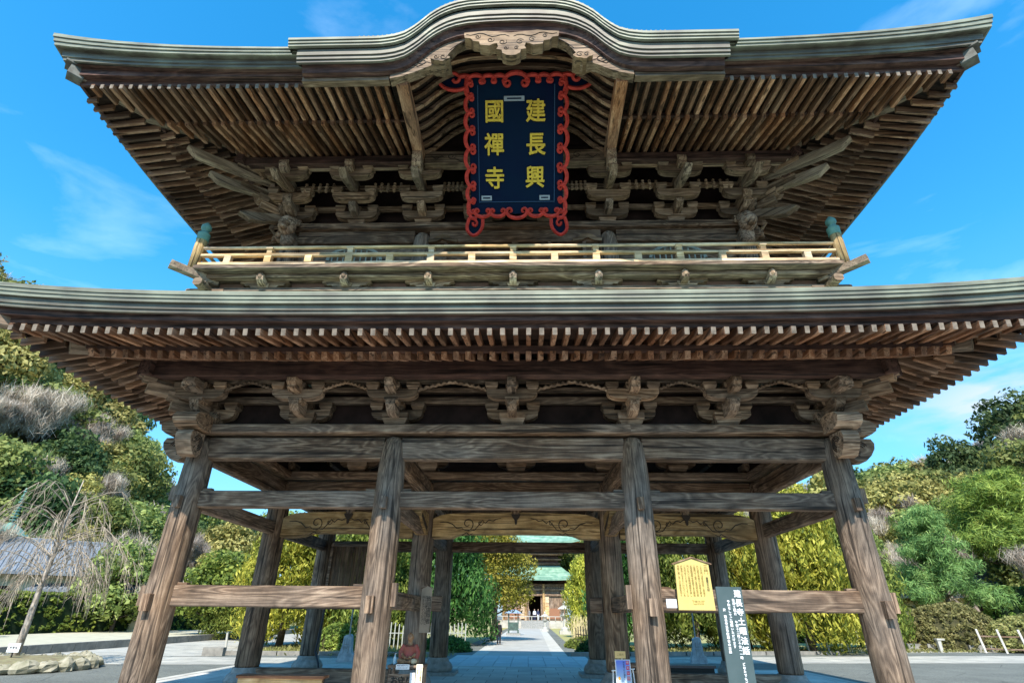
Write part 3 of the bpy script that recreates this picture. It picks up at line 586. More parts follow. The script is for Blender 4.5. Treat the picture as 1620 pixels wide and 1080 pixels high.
# wall beams and boards behind the lower brackets
for y, s in ((0, -1), (8.8, 1)):
    bm("wall_beam", (-7.3, y + 0.02 * s, 6.15), (7.3, y + 0.02 * s, 6.15), 0.16, 0.17, WX)
    bm("wall_beam", (-7.3, y, 6.42), (7.3, y, 6.42), 0.16, 0.12, WX)
    bm("wall_beam", (-7.9, y + 0.62 * s, 6.415), (7.9, y + 0.62 * s, 6.415), 0.12, 0.15, WX)
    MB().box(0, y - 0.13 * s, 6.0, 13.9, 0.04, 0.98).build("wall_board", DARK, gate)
for s in (-1, 1):
    bm("wall_beam", (s * 7.02, 0.1, 6.147), (s * 7.02, 8.7, 6.147), 0.16, 0.17, WY)
    bm("wall_beam", (s * 7.62, -0.5, 6.412), (s * 7.62, 9.3, 6.412), 0.12, 0.15, WY)
    MB().box(s * 6.87, YC, 6.0, 0.04, 8.6, 0.98).build("wall_board", DARK, gate)
# carved garlands between the brackets
def garland(x0, x1, y, z):
    m = MB(); n = 24; pts = []; rad = []
    for i in range(n + 1):
        t = i / n; u = abs(2 * t - 1); zz = z + 0.2 * (1 - u) ** 0.75 + 0.018 * (1 if i % 2 else -1)
        pts.append((x0 + (x1 - x0) * t, y, zz)); rad.append(0.03 + 0.018 * (i % 2))
    m.tube(pts, rad, 6, 0.9); return m
for a, b in zip(LX[:-1], LX[1:]):
    garland(a + 0.56, b - 0.56, -0.66, 6.16).build("carved_garland", BRM, gate)
    MB().prism([(a + .62, 6.36), (b - .62, 6.36), ((a + b) / 2 + .3, 6.43), ((a + b) / 2 - .3, 6.43)][:4], 'Y', -0.6, -0.56).build("garland_backboard", MARX, gate)
# corner bracket stacks and hip supports, lion and elephant noses
def head(m, x, y, z, r, ang, mane=True):
    """carved beast head facing direction ang (in plan)"""
    dx, dy = math.cos(ang), math.sin(ang)
    m.ell(x, y, z, r * .8, r * .8, r, 14, 10)
    m.ell(x + dx * r * .55, y + dy * r * .55, z - r * .25, r * .55, r * .55, r * .42, 12, 8)
    m.ell(x + dx * r * .75, y + dy * r * .75, z - r * .75, r * .42, r * .42, r * .2, 10, 6)
    for s in (-1, 1):
        px, py = -dy * s, dx * s
        m.ell(x + dx * r * .62 + px * r * .34, y + dy * r * .62 + py * r * .34, z + r * .22, r * .17, r * .17, r * .17, 8, 6)
        m.ell(x + px * r * .75, y + py * r * .75, z + r * .3, r * .2, r * .2, r * .35, 8, 6)
    if mane:
        for k in range(11):
            a = -1.2 + 2.4 * k / 10 + math.pi / 2
            q = Vector((-dy * math.cos(a), dx * math.cos(a), math.sin(a)))
            m.ell(x - dx * r * .25 + q.x * r * .85, y - dy * r * .25 + q.y * r * .85, z + q.z * r * .95, r * .26, r * .26, r * .22, 8, 6)
for sx in (-1, 1):
    for sy in (-1, 1):
        def D(d, z): return (sx * (7 + d), YC + sy * (4.4 + d), z)
        RZ = math.atan2(sy, sx)
        m = MB().beam(D(0.1, 5.85), D(0.62, 5.85), 0.2, 0.28, .03).beam(D(0.2, 6.1), D(1.0, 6.12), 0.2, 0.26, .03).beam(D(0.3, 6.4), D(1.15, 6.44), 0.2, 0.24, .03)
        m.box(*D(.62, 6.02), .28, .28, .16, .75, math.pi / 4); m.box(*D(1.0, 6.3), .3, .3, .16, .75, math.pi / 4); m.box(*D(.95, 6.62), .26, .26, .2, .8, math.pi / 4)
        m.build("corner_bracket", BRM, gate, rz=RZ)
        # curved plate noses
        e = MB()
        cloud = [(0, 5.27), (0.32, 5.27), (0.5, 5.3), (0.62, 5.38), (0.66, 5.5), (0.55, 5.6), (0.3, 5.64), (0, 5.62)]
        e.prism([(sx * (7.3 + u), v) for u, v in cloud], 'Y', YC + sy * 4.4 - 0.24, YC + sy * 4.4 + 0.24)
        e.prism([(YC + sy * (4.4 + 0.3 + u * 1.0), v) for u, v in cloud], 'X', sx * 7 - 0.26, sx * 7 + 0.26)
        e.build("carved_plate_end", BRM, gate)
        e = MB(); el = [(0, 4.8), (0.1, 4.72), (0.28, 4.74), (0.42, 4.86), (0.52, 5.0), (0.55, 5.12), (0.5, 5.22), (0, 5.24)]
        e.prism([(sx * (7.3 + u), v) for u, v in el], 'Y', YC + sy * 4.4 - 0.15, YC + sy * 4.4 + 0.15)
        e.prism([(YC + sy * (4.4 + 0.32 + u * 0.9), v) for u, v in el], 'X', sx * 7 - 0.17, sx * 7 + 0.17)
        e.build("elephant_nose", BRM, gate)
        g = MB()
        g2 = MB()
        for k in range(3):
            rr = 0.16 - 0.045 * k
            g.tube([(sx * 7 + sx * -0.178, YC + sy * (4.4 + 0.52 + rr * math.cos(t)), 5.0 + rr * math.sin(t)) for t in [i * 0.4 for i in range(1, 12)]], 0.012, 5)
            g2.tube([(sx * (7.52 + rr * math.cos(t)), YC + sy * (4.4 + 0.157), 5.0 + rr * math.sin(t)) for t in [i * 0.4 for i in range(1, 12)]], 0.012, 5)
        g.build("carved_groove", INK, gate); g2.build("carved_groove", INK, gate)
for s in (-1, 1):
    m = MB(); head(m, s * 7.12, -0.95, 6.22, 0.17, -math.pi / 2 - s * 0 , False); m.build("carved_head", BRY, gate, True)
# ---------------------------------------------------------------- BALCONY
YB = -0.9; XB = 7.95
def ringbeam(name, x, y0, w_, h_, z, matx, maty, sides=True):
    yb = 2 * YC - y0
    for y in (y0, yb): bm(name, (-x, y, z), (x, y, z), w_, h_, matx)
    for s in (-1, 1): bm(name, (s * x, y0 + w_ / 2, z - .003), (s * x, yb - w_ / 2, z - .003), w_, h_, maty)
ringbeam("balcony_edge", XB + 0.05, YB + 0.02, 0.26, 0.13, 9.31, WX, WY)
ringbeam("balcony_beam", XB - 0.15, YB + 0.22, 0.2, 0.115, 9.186, WX, WY)
ringbeam("balcony_beam", XB - 0.38, YB + 0.42, 0.14, 0.06, 9.215, WX, WY)
ringbeam("balcony_sill", XB - 0.3, YB + 0.36, 0.2, 0.12, 8.86, WX, WY)
MB().box(0, YC, 9.3, 2 * XB - .3, 2 * (YC - YB) - .3, 0.06).build("balcony_deck", WX, gate)
m = MB(); m.box(0, -0.38, 8.98, 15.0, 0.04, 0.4); m.box(0, 9.18, 8.85, 15.0, 0.04, 0.4); m.box(-7.5, YC, 8.85, 0.04, 9.5, 0.4); m.box(7.5, YC, 8.85, 0.04, 9.5, 0.4)
m.build("balcony_wall", PINK, gate)
# cloud shaped balcony brackets with a carved finial
def cloudb():
    z = 8.95; k = [(-.62, z + .13), (-.6, z + .2), (-.4, z + .2), (-.22, z + .2), (.22, z + .2), (.4, z + .2), (.6, z + .2), (.62, z + .13), (.52, z + .11), (.48, z + .05), (.38, z + .06), (.32, z), (.2, z), (-.2, z), (-.32, z), (-.38, z + .06), (-.48, z + .05), (-.52, z + .11)]
    m = MB().prism(k, 'Y', -0.1, 0.1); return m
cb1 = cloudb().mesh("bracket", BRM)
def finialb():
    m = MB(); m.prism([(-.05, 8.95), (-.05, 9.1), (-.2, 9.1), (-.26, 9.16), (-.34, 9.17), (-.38, 9.1), (-.36, 9.02), (-.28, 8.96)], 'X', -.085, .085)
    m.ell(0, -.32, 9.13, .09, .09, .12, 10, 8); return m
cb2 = finialb().mesh("carved_nose", BRY); cb3 = MB().box(0, -0.03, 8.98, 0.32, 0.26, 0.1, 0.75).mesh("bearing_block", BRM)
for i in range(-3, 4):
    for y, rz in ((-0.5, 0), (9.3, math.pi)):
        r_ = link("balcony_bracket", cb1, gate, (i * 2.08 * (1 if rz == 0 else -1), y, 0), rz); link("carved_nose", cb2, r_); link("bearing_block", cb3, r_)
for s in (-1, 1):
    for j in range(5):
        r_ = link("balcony_bracket", cb1, gate, (s * 7.6, 0.6 + j * 1.9, 0), s * math.pi / 2); link("carved_nose", cb2, r_); link("bearing_block", cb3, r_)
    for sy in (-1, 1):
        def D(d, z): return (s * (7.5 + d), YC + sy * (4.9 + d), z)
        bm("balcony_corner_beam", D(0.0, 9.13), D(0.78, 9.2), 0.18, 0.2, DIAG)
        m = MB(); head(m, *D(.2, 8.98), 0.13, math.atan2(sy, s), False); m.build("carved_head", BRY, gate, True)
        m = MB(); m.beam((s * 7.2, YC + sy * 4.95, 8.82), (s * 8.15, YC + sy * 4.95, 8.82), .22, .2, .05).beam((s * 7.6, YC + sy * 4.6, 8.82), (s * 7.6, YC + sy * 5.5, 8.82), .22, .2, .05); m.build("corner_bracket", BRM, gate)
# railing: one part with posts, rails and bronze capped corner posts
rl = MB()
for y in (YB + 0.0, 2 * YC - YB): rl.beam((-XB + .1, y, 9.425), (XB - .1, y, 9.425), 0.13, 0.09, .01)
for s in (-1, 1): rl.beam((s * (XB - .05), YB + .1, 9.423), (s * (XB - .05), 2 * YC - YB - .1, 9.423), 0.13, 0.09, .01)
railing = rl.build("railing", RAIL, gate)
RAILY = wood("new yellow cedar y", 'Y', (0.4, 0.25, 0.1), (0.75, 0.56, 0.3), (0.88, 0.74, 0.48), gray=(0.66, 0.6, 0.5), grayamt=0.5, ring=5, bump=0.1, per=0.25)
for y in (YB, 2 * YC - YB):
    MB().tube([(-XB + .05, y, 9.93), (XB - .05, y, 9.93)], 0.045, 10).build("top_rail", RAIL, railing)
    MB().beam((-XB + .05, y, 9.70), (XB - .05, y, 9.70), 0.1, 0.085, .015).build("middle_rail", RAIL, railing)
for s in (-1, 1):
    MB().tube([(s * (XB - .05), YB, 9.93), (s * (XB - .05), 2 * YC - YB, 9.93)], 0.045, 10).build("top_rail", RAILY, railing)
    MB().beam((s * (XB - .05), YB, 9.70), (s * (XB - .05), 2 * YC - YB, 9.70), 0.1, 0.085, .015).build("middle_rail", RAILY, railing)
pm = MB(); pm.box(0, 0, 9.56, 0.17, 0.13, 0.2); pm.box(0, 0, 9.79, 0.13, 0.1, 0.1); block(pm, 0, 0, 9.83, 0.17, 0.07)
pmesh = pm.mesh("post", RAIL); sm = MB().box(0, 0, 9.56, 0.17, 0.12, 0.2).mesh("strut", RAIL)
for i in range(-3, 4):
    for y in (YB, 2 * YC - YB): link("post", pmesh, railing, (i * 2.04, y, 0))
for i in range(-4, 4):
    for y in (YB, 2 * YC - YB): link("strut", sm, railing, ((i + .5) * 2.04, y, 0))
for s in (-1, 1):
    for j in range(9): link("post" if j % 2 == 0 else "strut", pmesh if j % 2 == 0 else sm, railing, (s * (XB - .05), YB + 1.06 * (j + 1), 0), math.pi / 2)
    for y in (YB, 2 * YC - YB):
        p = MB().lathe([(0.13, 9.2), (0.135, 9.9), (0.13, 10.18), (0.12, 10.2)], s * (XB + .02), y, 0, 16).build("corner_post", wood("cedar post", 'Z', (0.25, 0.15, 0.06), (0.6, 0.42, 0.2), (0.8, 0.62, 0.36), grayamt=0.4), railing, True)
        MB().lathe([(0.135, 10.16), (0.145, 10.18), (0.14, 10.3), (0.15, 10.32), (0.15, 10.38), (0.11, 10.42), (0.075, 10.45), (0.07, 10.47), (0.1, 10.5), (0.125, 10.56), (0.12, 10.63), (0.07, 10.7), (0.015, 10.76)], s * (XB + .02), y, 0, 18).build("bronze_finial", GRNZ, p, True)
# ---------------------------------------------------------------- UPPER STOREY
YU = YC - HY2     # 0.55
UX = (-6.45, -2.65, 2.65, 6.45)
um = MB().lathe([(0.26, 9.3), (0.26, 10.7), (0.25, 11.1), (0.23, 11.3), (0.17, 11.42), (0.08, 11.46)], n=24).mesh("upper_column", COLM, True)
for y in (YU, YC, YC + HY2):
    for x in UX:
        if y == YC and abs(x) < 5: continue
        link("upper_column", um, gate, (x, y, 0))
for y in (YU, 2 * YC - YU):
    for a, b in zip(UX[:-1], UX[1:]): bm("upper_head_beam", (a + .22, y, 11.33), (b - .22, y, 11.33), 0.22, 0.42, WX, .03)
    bm("upper_wall_plate", (-6.95, y, 11.64), (6.95, y, 11.64), 0.5, 0.2, WX, .03)
for s in (-1, 1):
    bm("upper_head_beam", (s * 6.45, YU + .22, 11.33), (s * 6.45, 2 * YC - YU - .22, 11.33), 0.22, 0.42, WY, .03)
    bm("upper_wall_plate", (s * 6.45, YU + .26, 11.637), (s * 6.45, 2 * YC - YU - .26, 11.637), 0.5, 0.2, WY, .03)
m = MB(); m.box(0, YU + .12, 10.3, 12.9, 0.05, 1.8); m.box(0, 2 * YC - YU - .12, 10.3, 12.9, 0.05, 1.8); m.box(-6.35, YC, 10.3, .05, 7.5, 1.8); m.box(6.35, YC, 10.3, .05, 7.5, 1.8)
m.build("upper_wall", WX, gate)
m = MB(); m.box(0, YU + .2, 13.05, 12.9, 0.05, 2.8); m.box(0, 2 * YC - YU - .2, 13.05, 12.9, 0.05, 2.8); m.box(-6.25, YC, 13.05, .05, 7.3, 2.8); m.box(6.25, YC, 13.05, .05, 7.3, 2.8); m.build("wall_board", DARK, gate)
# lattice transom behind the railing, with scrolled ends
m = MB()
for x in (-1.95, -0.98, 0.0, 0.98, 1.95): m.box(x, YU - .06, 10.55, 0.09 if x else .16, 0.1, 1.1)
m.box(0, YU - .07, 10.98, 4.0, 0.1, 0.08); m.box(0, YU - .04, 10.2, 4.0, 0.08, 0.08)
tr = m.build("door_frame", WX, gate)
for s in (-1, 1): MB().prism([(s * (2.05 + u), 11.05 + v) for u, v in ((-.42, 0), (-.44, .1), (-.3, .12), (-.18, .24), (0, .28), (.15, .22), (.26, .12), (.4, .1), (.38, 0), (.2, .02), (0, .12), (-.2, .04))], 'Y', YU - .2, YU - .12).build("carved_scroll", CARV, tr)
# pale shallow arch windows either side
for cx in (-4.5, 4.5):
    m = MB(); m.tube([(cx + 0.75 * math.cos(a), YU - .1, 10.5 + 0.45 * math.sin(a)) for a in [math.pi * k / 16 for k in range(17)]], 0.05, 6)
    for k in range(-4, 5): m.tube([(cx + k * .16, YU - .08, 10.0), (cx + k * .16, YU - .08, 10.5 + 0.45 * math.sqrt(max(0, 1 - (k * .16 / .75) ** 2)))], 0.022, 5)
    m.build("bell_window", plain("pale green grey wood", (0.42, 0.45, 0.38), .8, var=.4), gate)
# bracket sets, three steps out with tail rafters
def tailr(m, p0, p1, w_, h_):
    """sloping tail rafter with a beaked, chamfered outer end"""
    p0, p1 = Vector(p0), Vector(p1); d = (p1 - p0).normalized(); sd = d.cross(Vector((0, 0, 1))).normalized(); u = sd.cross(d); L_ = (p1 - p0).length
    pr = [(0, -h_ / 2), (0, h_ / 2), (L_ * .5, h_ * .5), (L_ * .8, h_ * .56), (L_, h_ * .75), (L_ + .03, h_ * .62), (L_ - h_ * .75, -h_ * .36), (L_ * .75, -h_ * .5), (L_ * .4, -h_ * .53)]
    n = len(pr); vs = []
    for k, (s_, sc_) in enumerate(((-.5, .8), (-.42, 1), (.42, 1), (.5, .8))):
        for a, b in pr: vs.append(p0 + d * a + u * (b * sc_) + sd * (w_ * s_))
    fs_ = [tuple(range(n)), tuple(range(4 * n - 1, 3 * n - 1, -1))]
    for k in range(3): fs_ += [(k * n + i, (k + 1) * n + i, (k + 1) * n + (i + 1) % n, k * n + (i + 1) % n) for i in range(n)]
    return m.add(vs, fs_)
def upper_set(tail=0.0, nose_=True):
    P_ = []; y1, y2, y3 = -0.2, -0.65, -1.1     # local, from wall line
    m = MB(); m.box(0, 0, 11.82, 0.54, 0.5, 0.14, 0.74); m.box(0, 0, 11.95, 0.54, 0.5, 0.12); P_.append(("bearing_block", m.mesh("bearing_block", BRM)))
    for (yy, z, hw) in ((y1, 11.86, .6), (y2, 12.17, .6), (y3, 12.6, .6)):
        m = MB(); m.prism(arm_poly(hw, z, z + .25), 'Y', yy - .1, yy + .1); P_.append(("bracket_arm", m.mesh("bracket_arm", BRM)))
        for x in (-hw + .13, hw - .13):
            m = MB(); block(m, x, yy, z + .25, 0.3, 0.19); P_.append(("bearing_block", m.mesh("bearing_block", BRM)))
        m = MB(); block(m, 0, yy, z + .25, 0.22, 0.17); P_.append(("bearing_block", m.mesh("bearing_block", BRM)))
    if nose_:
        m = MB(); m.prism([(-.2, 11.9), (-.2, 12.17), (-.62, 12.17), (-.74, 12.1), (-.72, 11.98), (-.55, 11.9)], 'X', -.1, .1); P_.append(("carved_nose", m.mesh("carved_nose", BRY)))
        m = MB(); tailr(m, (0, -.1, 12.78), (tail, -1.72, 12.2), 0.2, 0.22); P_.append(("tail_rafter", m.mesh("tail_rafter", BRY)))
        m = MB(); nose(m, -1.0, -1.46, 12.68, 13.02, 0.22); m.box(0, -.65, 12.7, .2, .9, .2); P_.append(("carved_nose", m.mesh("carved_nose", BRY)))
    return P_
US0, USL, USR, USN = upper_set(), upper_set(-0.0), upper_set(0.0), upper_set(0, False)
for x in (-4.6, -2.65, 2.65, 4.6): place_set(US0, "bracket_set", (x, YU, 0))
for x in (-0.88, 0.88): place_set(USN[:6], "bracket_set", (x, YU, 0))
for s in (-1, 1):
    place_set(US0, "bracket_set", (s * 6.45, YU, 0))
    for y in (YU, 2.5, YC, 6.3, 8.25): place_set(US0, "bracket_set", (s * 6.45, y, 0), s * math.pi / 2)
for x in (-6.45, -4.6, -2.65, 0, 2.65, 4.6, 6.45): place_set(US0, "bracket_set", (x, 2 * YC - YU, 0), math.pi)
for (dy, z, h_) in ((0.1, 12.34, .15), (0.55, 12.72, .14), (1.1, 13.0, .16)):
    for y in (YU - dy, 2 * YC - YU + dy): bm("upper_wall_beam", (-6.45 - dy - .2, y, z), (6.45 + dy + .2, y, z), 0.13, h_, BRM)
    for s in (-1, 1): bm("upper_wall_beam", (s * (6.45 + dy), YU - dy - .2, z - .003), (s * (6.45 + dy), 2 * YC - YU + dy + .2, z - .003), 0.13, h_, BRY)
# little turned balusters in the dark gaps
balm = MB().lathe([(.035, 12.42), (.055, 12.48), (.03, 12.54), (.06, 12.6), (.03, 12.66), (.045, 12.72)], 0, 0, 0, 8).mesh('baluster', BRM)
for a, b in ((-6.0, -5.2), (-4.0, -3.25), (-2.0, -1.5), (1.5, 2.0), (3.25, 4.0), (5.2, 6.0)):
    for k in range(5):
        x = a + (b - a) * k / 4; link('baluster', balm, gate, (x, YU - .75, 0))
# corner: diagonal brackets, big tail rafters, hip carriers, lion heads
for s in (-1, 1):
    for sy in (-1, 1):
        def D(d, z): return (s * (6.45 + d), YC + sy * (3.85 + d), z)
        RZ = math.atan2(sy, s)
        m = MB().beam(D(.1, 12.0), D(.75, 12.02), .2, .26, .03).beam(D(.3, 12.3), D(1.2, 12.34), .2, .26, .03).beam(D(.5, 12.95), D(1.35, 12.9), .22, .26, .03)
        m.box(*D(.72, 12.2), .3, .3, .16, .75, math.pi / 4); m.box(*D(1.2, 13.3), .3, .26, .3, .8, math.pi / 4); m.box(*D(1.1, 13.15), .22, .3, .3, .9, math.pi / 4)
        cbk = m.build("corner_bracket", BRM, gate, rz=RZ)
        tailr(MB(), D(.3, 13.0), D(2.17, 12.55), .2, .26).build("tail_rafter", DIAG, gate, rz=RZ)
        tailr(MB(), D(.1, 12.62), D(1.7, 12.08), .2, .26).build("tail_rafter", DIAG, gate, rz=RZ)
        tailr(MB(), D(-.2, 12.2), D(1.0, 11.32), .2, .24).build("tail_rafter", DIAG, gate, rz=RZ)
        MB().beam(D(1.25, 13.42), D(.8, 12.85), .3, .3, .06).beam(D(1.45, 13.5), D(1.2, 13.3), .34, .2, .04).build("hip_support", BRM, gate, rz=RZ)
        m = MB(); nose(m, -.2, -.85, 11.95, 12.35, .24); m.v = [(x * 1 + s * 6.45 + 0, (y if sy < 0 else -y) + YC + sy * 3.85, z) for x, y, z in m.v]; m.build("carved_nose", BRY, gate)
        m = MB(); head(m, s * 6.45, YC + sy * 4.28, 11.5, 0.31, math.pi / 2 * sy); m.lathe([(.16, 10.9), (.2, 11.1), (.2, 11.35)], s * 6.45, YC + sy * 4.08, 0, 12)
        m.build("lion_head", BRY, gate, True)
        m = MB(); head(m, s * 6.8, YC + sy * 3.85, 11.45, 0.22, 0 if s > 0 else math.pi)
        m.build("lion_head", BRM, gate, True)
        m = MB(); m.prism([(s * (6.7 + u), v) for u, v in ((0, 11.54), (.3, 11.54), (.42, 11.62), (.38, 11.72), (.2, 11.76), (0, 11.74))], 'Y', YC + sy * 3.85 - .2, YC + sy * 3.85 + .2); m.build("carved_plate_end", BRM, gate)

# ---------------------------------------------------------------- CURVED GABLE (karahafu)
BT = [(0, 1.0), (.6, .985), (1.03, .955), (1.3, .9), (1.52, .82), (1.7, .72), (1.87, .6), (2.0, .47), (2.13, .34), (2.27, .22), (2.43, .115), (2.65, .045), (2.9, .01), (3.1, 0), (9, 0)]
def bulge(x):
    x = abs(x)
    for (a, p), (b, q) in zip(BT[:-1], BT[1:]):
        if x <= b: t = (x - a) / (b - a); return p + (q - p) * t
    return 0
def gx(hw, n=96): return [-hw + 2 * hw * i / n for i in range(n + 1)]
def loft(prof, hw, amp, n=96, fall=None, dy=0.0):
    m = MB(); k = len(prof)
    for x in gx(hw, n):
        for y, z in prof: m.v.append((x, y, z + amp * bulge(x) + 0.004 * abs(x) * 0))
    for i in range(n):
        for j in range(k - 1): m.f.append((i * k + j, (i + 1) * k + j, (i + 1) * k + j + 1, i * k + j + 1))
    m.f.append(tuple(range(k))); m.f.append(tuple(range((n) * k + k - 1, n * k - 1, -1)))
    return m
kar = loft([(-4.05, 13.12), (-4.11, 13.13), (-4.115, 13.19), (-4.14, 13.193), (-4.145, 13.26), (-4.17, 13.263), (-4.175, 13.33), (-4.12, 13.37), (-3.6, 13.46), (-3.4, 13.3)], 5.05, 1.43).build("curved_gable", COP1, gate)
loft([(-3.9, 12.77), (-3.95, 12.775), (-3.955, 12.84), (-3.985, 12.843), (-3.99, 12.93), (-4.02, 12.935), (-4.03, 13.12), (-3.5, 13.16)], 4.85, 1.40).build("copper_edge", COP2, kar)
loft([(-3.7, 12.60), (-3.8, 12.62), (-3.84, 12.76), (-3.9, 12.8), (-3.5, 12.85)], 4.75, 1.36).build("eave_board", MARX, kar)
loft([(-4.1, 13.40), (-3.0, 13.62), (-2.0, 13.98), (-1.0, 14.42), (0.3, 15.1)], 5.0, 1.45).build("gable_roof", ROOF, kar)
# shingle ribs along the shoulder of the curved roof
m = MB()
for x in [1.25 + .105 * k for k in range(22)]:
    for s in (-1, 1): m.beam((s * x, -4.12, 13.405 + 1.44 * bulge(x)), (s * x, -3.0, 13.65 + 1.44 * bulge(x)), 0.035, 0.05, .006)
m.build("shingle_ribs", COP1, kar)
loft([(-3.7, 12.9), (-2.0, 13.12), (-0.5, 13.35)], 2.9, 1.30).build("vault_ceiling", SOFF, kar)
ribm = MB()
for k in range(9):
    y = -3.45 + k * 0.33; pts = [(x, y, 12.86 + 0.13 * (y + 3.7) - .1 + 1.28 * bulge(x)) for x in gx(2.62, 40)]
    for (a, b) in zip(pts[:-1], pts[1:]): pass
    m = MB(); kk = []
    for x, yy, z in pts: m.v += [(x, yy - .05, z - .07), (x, yy + .05, z - .07), (x, yy + .05, z + .07), (x, yy - .05, z + .07)]
    for i in range(len(pts) - 1):
        for j in range(4): m.f.append((i * 4 + j, (i + 1) * 4 + j, (i + 1) * 4 + (j + 1) % 4, i * 4 + (j + 1) % 4))
    m.build("curved_rib", RFX, kar)
# gable board with arched, scroll ended underside
arch = [(-2.75, 12.5), (-2.5, 12.56), (-2.2, 12.70), (-1.95, 12.86), (-1.8, 12.93), (-1.72, 12.9), (-1.62, 12.88), (-1.52, 12.93), (-1.5, 13.06), (-1.52, 13.2), (-1.45, 13.36), (-1.3, 13.62), (-1.05, 13.82), (-.6, 13.93), (-.2, 13.97)]
topc = [(x, 12.76 + 1.35 * bulge(x)) for x in [-2.75 + 5.5 * i / 60 for i in range(61)]]
poly = arch + [(-u, v) for u, v in arch[::-1]] + topc[::-1]
MB().prism(poly, 'Y', -3.72, -3.5).build("gable_board", PALE, kar)
for s in (-1, 1): MB().box(s * 3.78, -3.6, 12.62, 2.0, 0.16, 0.24).build("gable_board", PALE, kar)
def leafscroll(s): # pale scroll blocks at the arch feet
    x = s * 1.62; pts = []
    for a in [i * .3 for i in range(21)]: pts.append((x + (.2 + .03 * math.cos(a * 4)) * math.cos(a), 13.0 + (.115 + .02 * math.cos(a * 5)) * math.sin(a)))
    return pts
for s in (-1, 1):
    o = MB().prism(leafscroll(s), 'Y', -3.86, -3.44).build("scroll_foot", CARV, kar)
    m = MB()
    for r_, dx in ((.09, -.07), (.07, .09)): carve(m, swirl(s * (1.62 + dx), 13.02, r_, s, 1.2), -3.865, .009)
    m.build("carved_groove", INK, o)
    m = MB(); carve(m, swirl(s * 2.05, 13.06, .14, -s, 1.4), -3.725, .012)
    carve(m, [(s * (1.85 + .1 * i), 13.0 + .06 * math.sin(i * 1.7) - .02 * i) for i in range(8)], -3.725, .011)
    carve(m, [(s * (1.45 - .06 * i), 13.42 + .42 * math.sin(i / 9 * 1.5) + 0.03) for i in range(10)], -3.725, .01); m.build("carved_groove", INK, kar)
g = [(-1.1, 13.72), (-1.08, 13.62), (-.95, 13.6), (-.88, 13.5), (-.74, 13.47), (-.72, 13.36), (-.5, 13.32), (-.42, 13.38), (-.33, 13.4), (-.3, 13.28), (-.34, 13.2), (-.22, 13.16), (-.2, 13.05), (-.1, 12.98), (0, 12.96)]
gp = g + [(-u, v) for u, v in g[::-1][1:]] + [(1.1, 13.8), (.6, 13.86), (0, 13.78), (-.6, 13.86), (-1.1, 13.8)]
o = MB().prism([(u, v - .02) for u, v in gp], 'Y', -3.92, -3.66).build("gable_pendant", CARV, kar)
m = MB()
for s in (-1, 1):
    for cx, cz, r_ in ((.12, 13.2, .06), (.2, 13.42, .1), (.48, 13.5, .09), (.78, 13.62, .07)): carve(m, swirl(s * cx, cz, r_, s, 1.3), -3.925, .009)
    carve(m, [(s * (.05 + .1 * i), 13.62 + .05 * math.sin(i * 1.2) + .012 * i) for i in range(11)], -3.925, .01)
m.build("carved_groove", INK, o)
# big beams carrying the curved gable, and the carved cross beam behind
for s in (-1, 1):
    bm("gable_beam", (s * 2.52, -3.55, 12.66), (s * 2.6, -1.0, 12.98), 0.27, 0.3, RFY, .02, kar)
    m = MB(); nose(m, -1.0, -1.35, 12.3, 12.95, .24, s * 2.6); m.build("carved_nose", BRY, kar)
cb = MB().box(0, -0.72, 13.08, 5.0, 0.22, 0.44).build("cloud_beam", BRM, kar)
m = MB()
for s in (-1, 1):
    carve(m, swirl(s * 1.75, 13.1, .13, s, 1.3), -.84, .012); carve(m, [(s * (1.95 + .07 * i), 13.05 + .06 * math.sin(i * 1.5)) for i in range(7)], -.84, .012)
    carve(m, [(s * (1.65 - .05 * i), 13.0 - .03 * i) for i in range(6)], -.84, .012)
m.build("carved_groove", INK, cb)
MB().box(0, -0.6, 13.9, 5.0, 0.05, 1.4).build("vault_back_board", DARK, kar)

# ================================================================== NAME PLAQUE
plq = thing("name_plaque", "navy temple name plaque with gold characters and a scrolled vermilion frame under the gable", "plaque", (0, 0, 0))
pm4 = Matrix(((1, 0, 0), (0, -.6009, .7993), (0, -.7993, -.6009))).transposed().to_4x4(); pm4.translation = Vector((0.08, -.6, 11.07)); plq.matrix_world = pm4
MB().box(0, 1.84, -.02, 2.42, 3.45, .06).build("board", NAVY, plq)
# inner raised edge
m = MB()
for x in (-.98, .98): m.box(x, 1.85, .02, .02, 2.9, .03)
m.box(0, .42, .02, 1.96, .02, .03)
m.build("inner_edge", plain("navy edge", (.02, .06, .12), .4), plq)
def ribbon(m, pts, w0, z=.04, hgt=.09):
    """flat moulded ribbon with pointed ends along a 2-D path"""
    n = len(pts); L_ = []; R_ = []
    for i, (x, y) in enumerate(pts):
        x0, y0 = pts[max(0, i - 1)]; x1, y1 = pts[min(n - 1, i + 1)]; dx, dy = x1 - x0, y1 - y0; l = math.hypot(dx, dy) or 1
        w_ = w0[i] if hasattr(w0, '__len__') else w0
        L_.append((x - dy / l * w_ / 2, y + dx / l * w_ / 2)); R_.append((x + dy / l * w_ / 2, y - dx / l * w_ / 2))
    o = len(m.v)
    for (a, b), (c, d), (x, y) in zip(L_, R_, pts):
        m.v += [(a, b, z), (a, b, z + hgt * .6), (x, y, z + hgt), (c, d, z + hgt * .6), (c, d, z)]
    for i in range(n - 1):
        for j in range(4): m.f.append((o + i * 5 + j, o + (i + 1) * 5 + j, o + (i + 1) * 5 + j + 1, o + i * 5 + j + 1)[::-1])
    m.f.append(tuple(o + j for j in range(5))); m.f.append(tuple(o + (n - 1) * 5 + j for j in range(4, -1, -1)))
fr = MB()
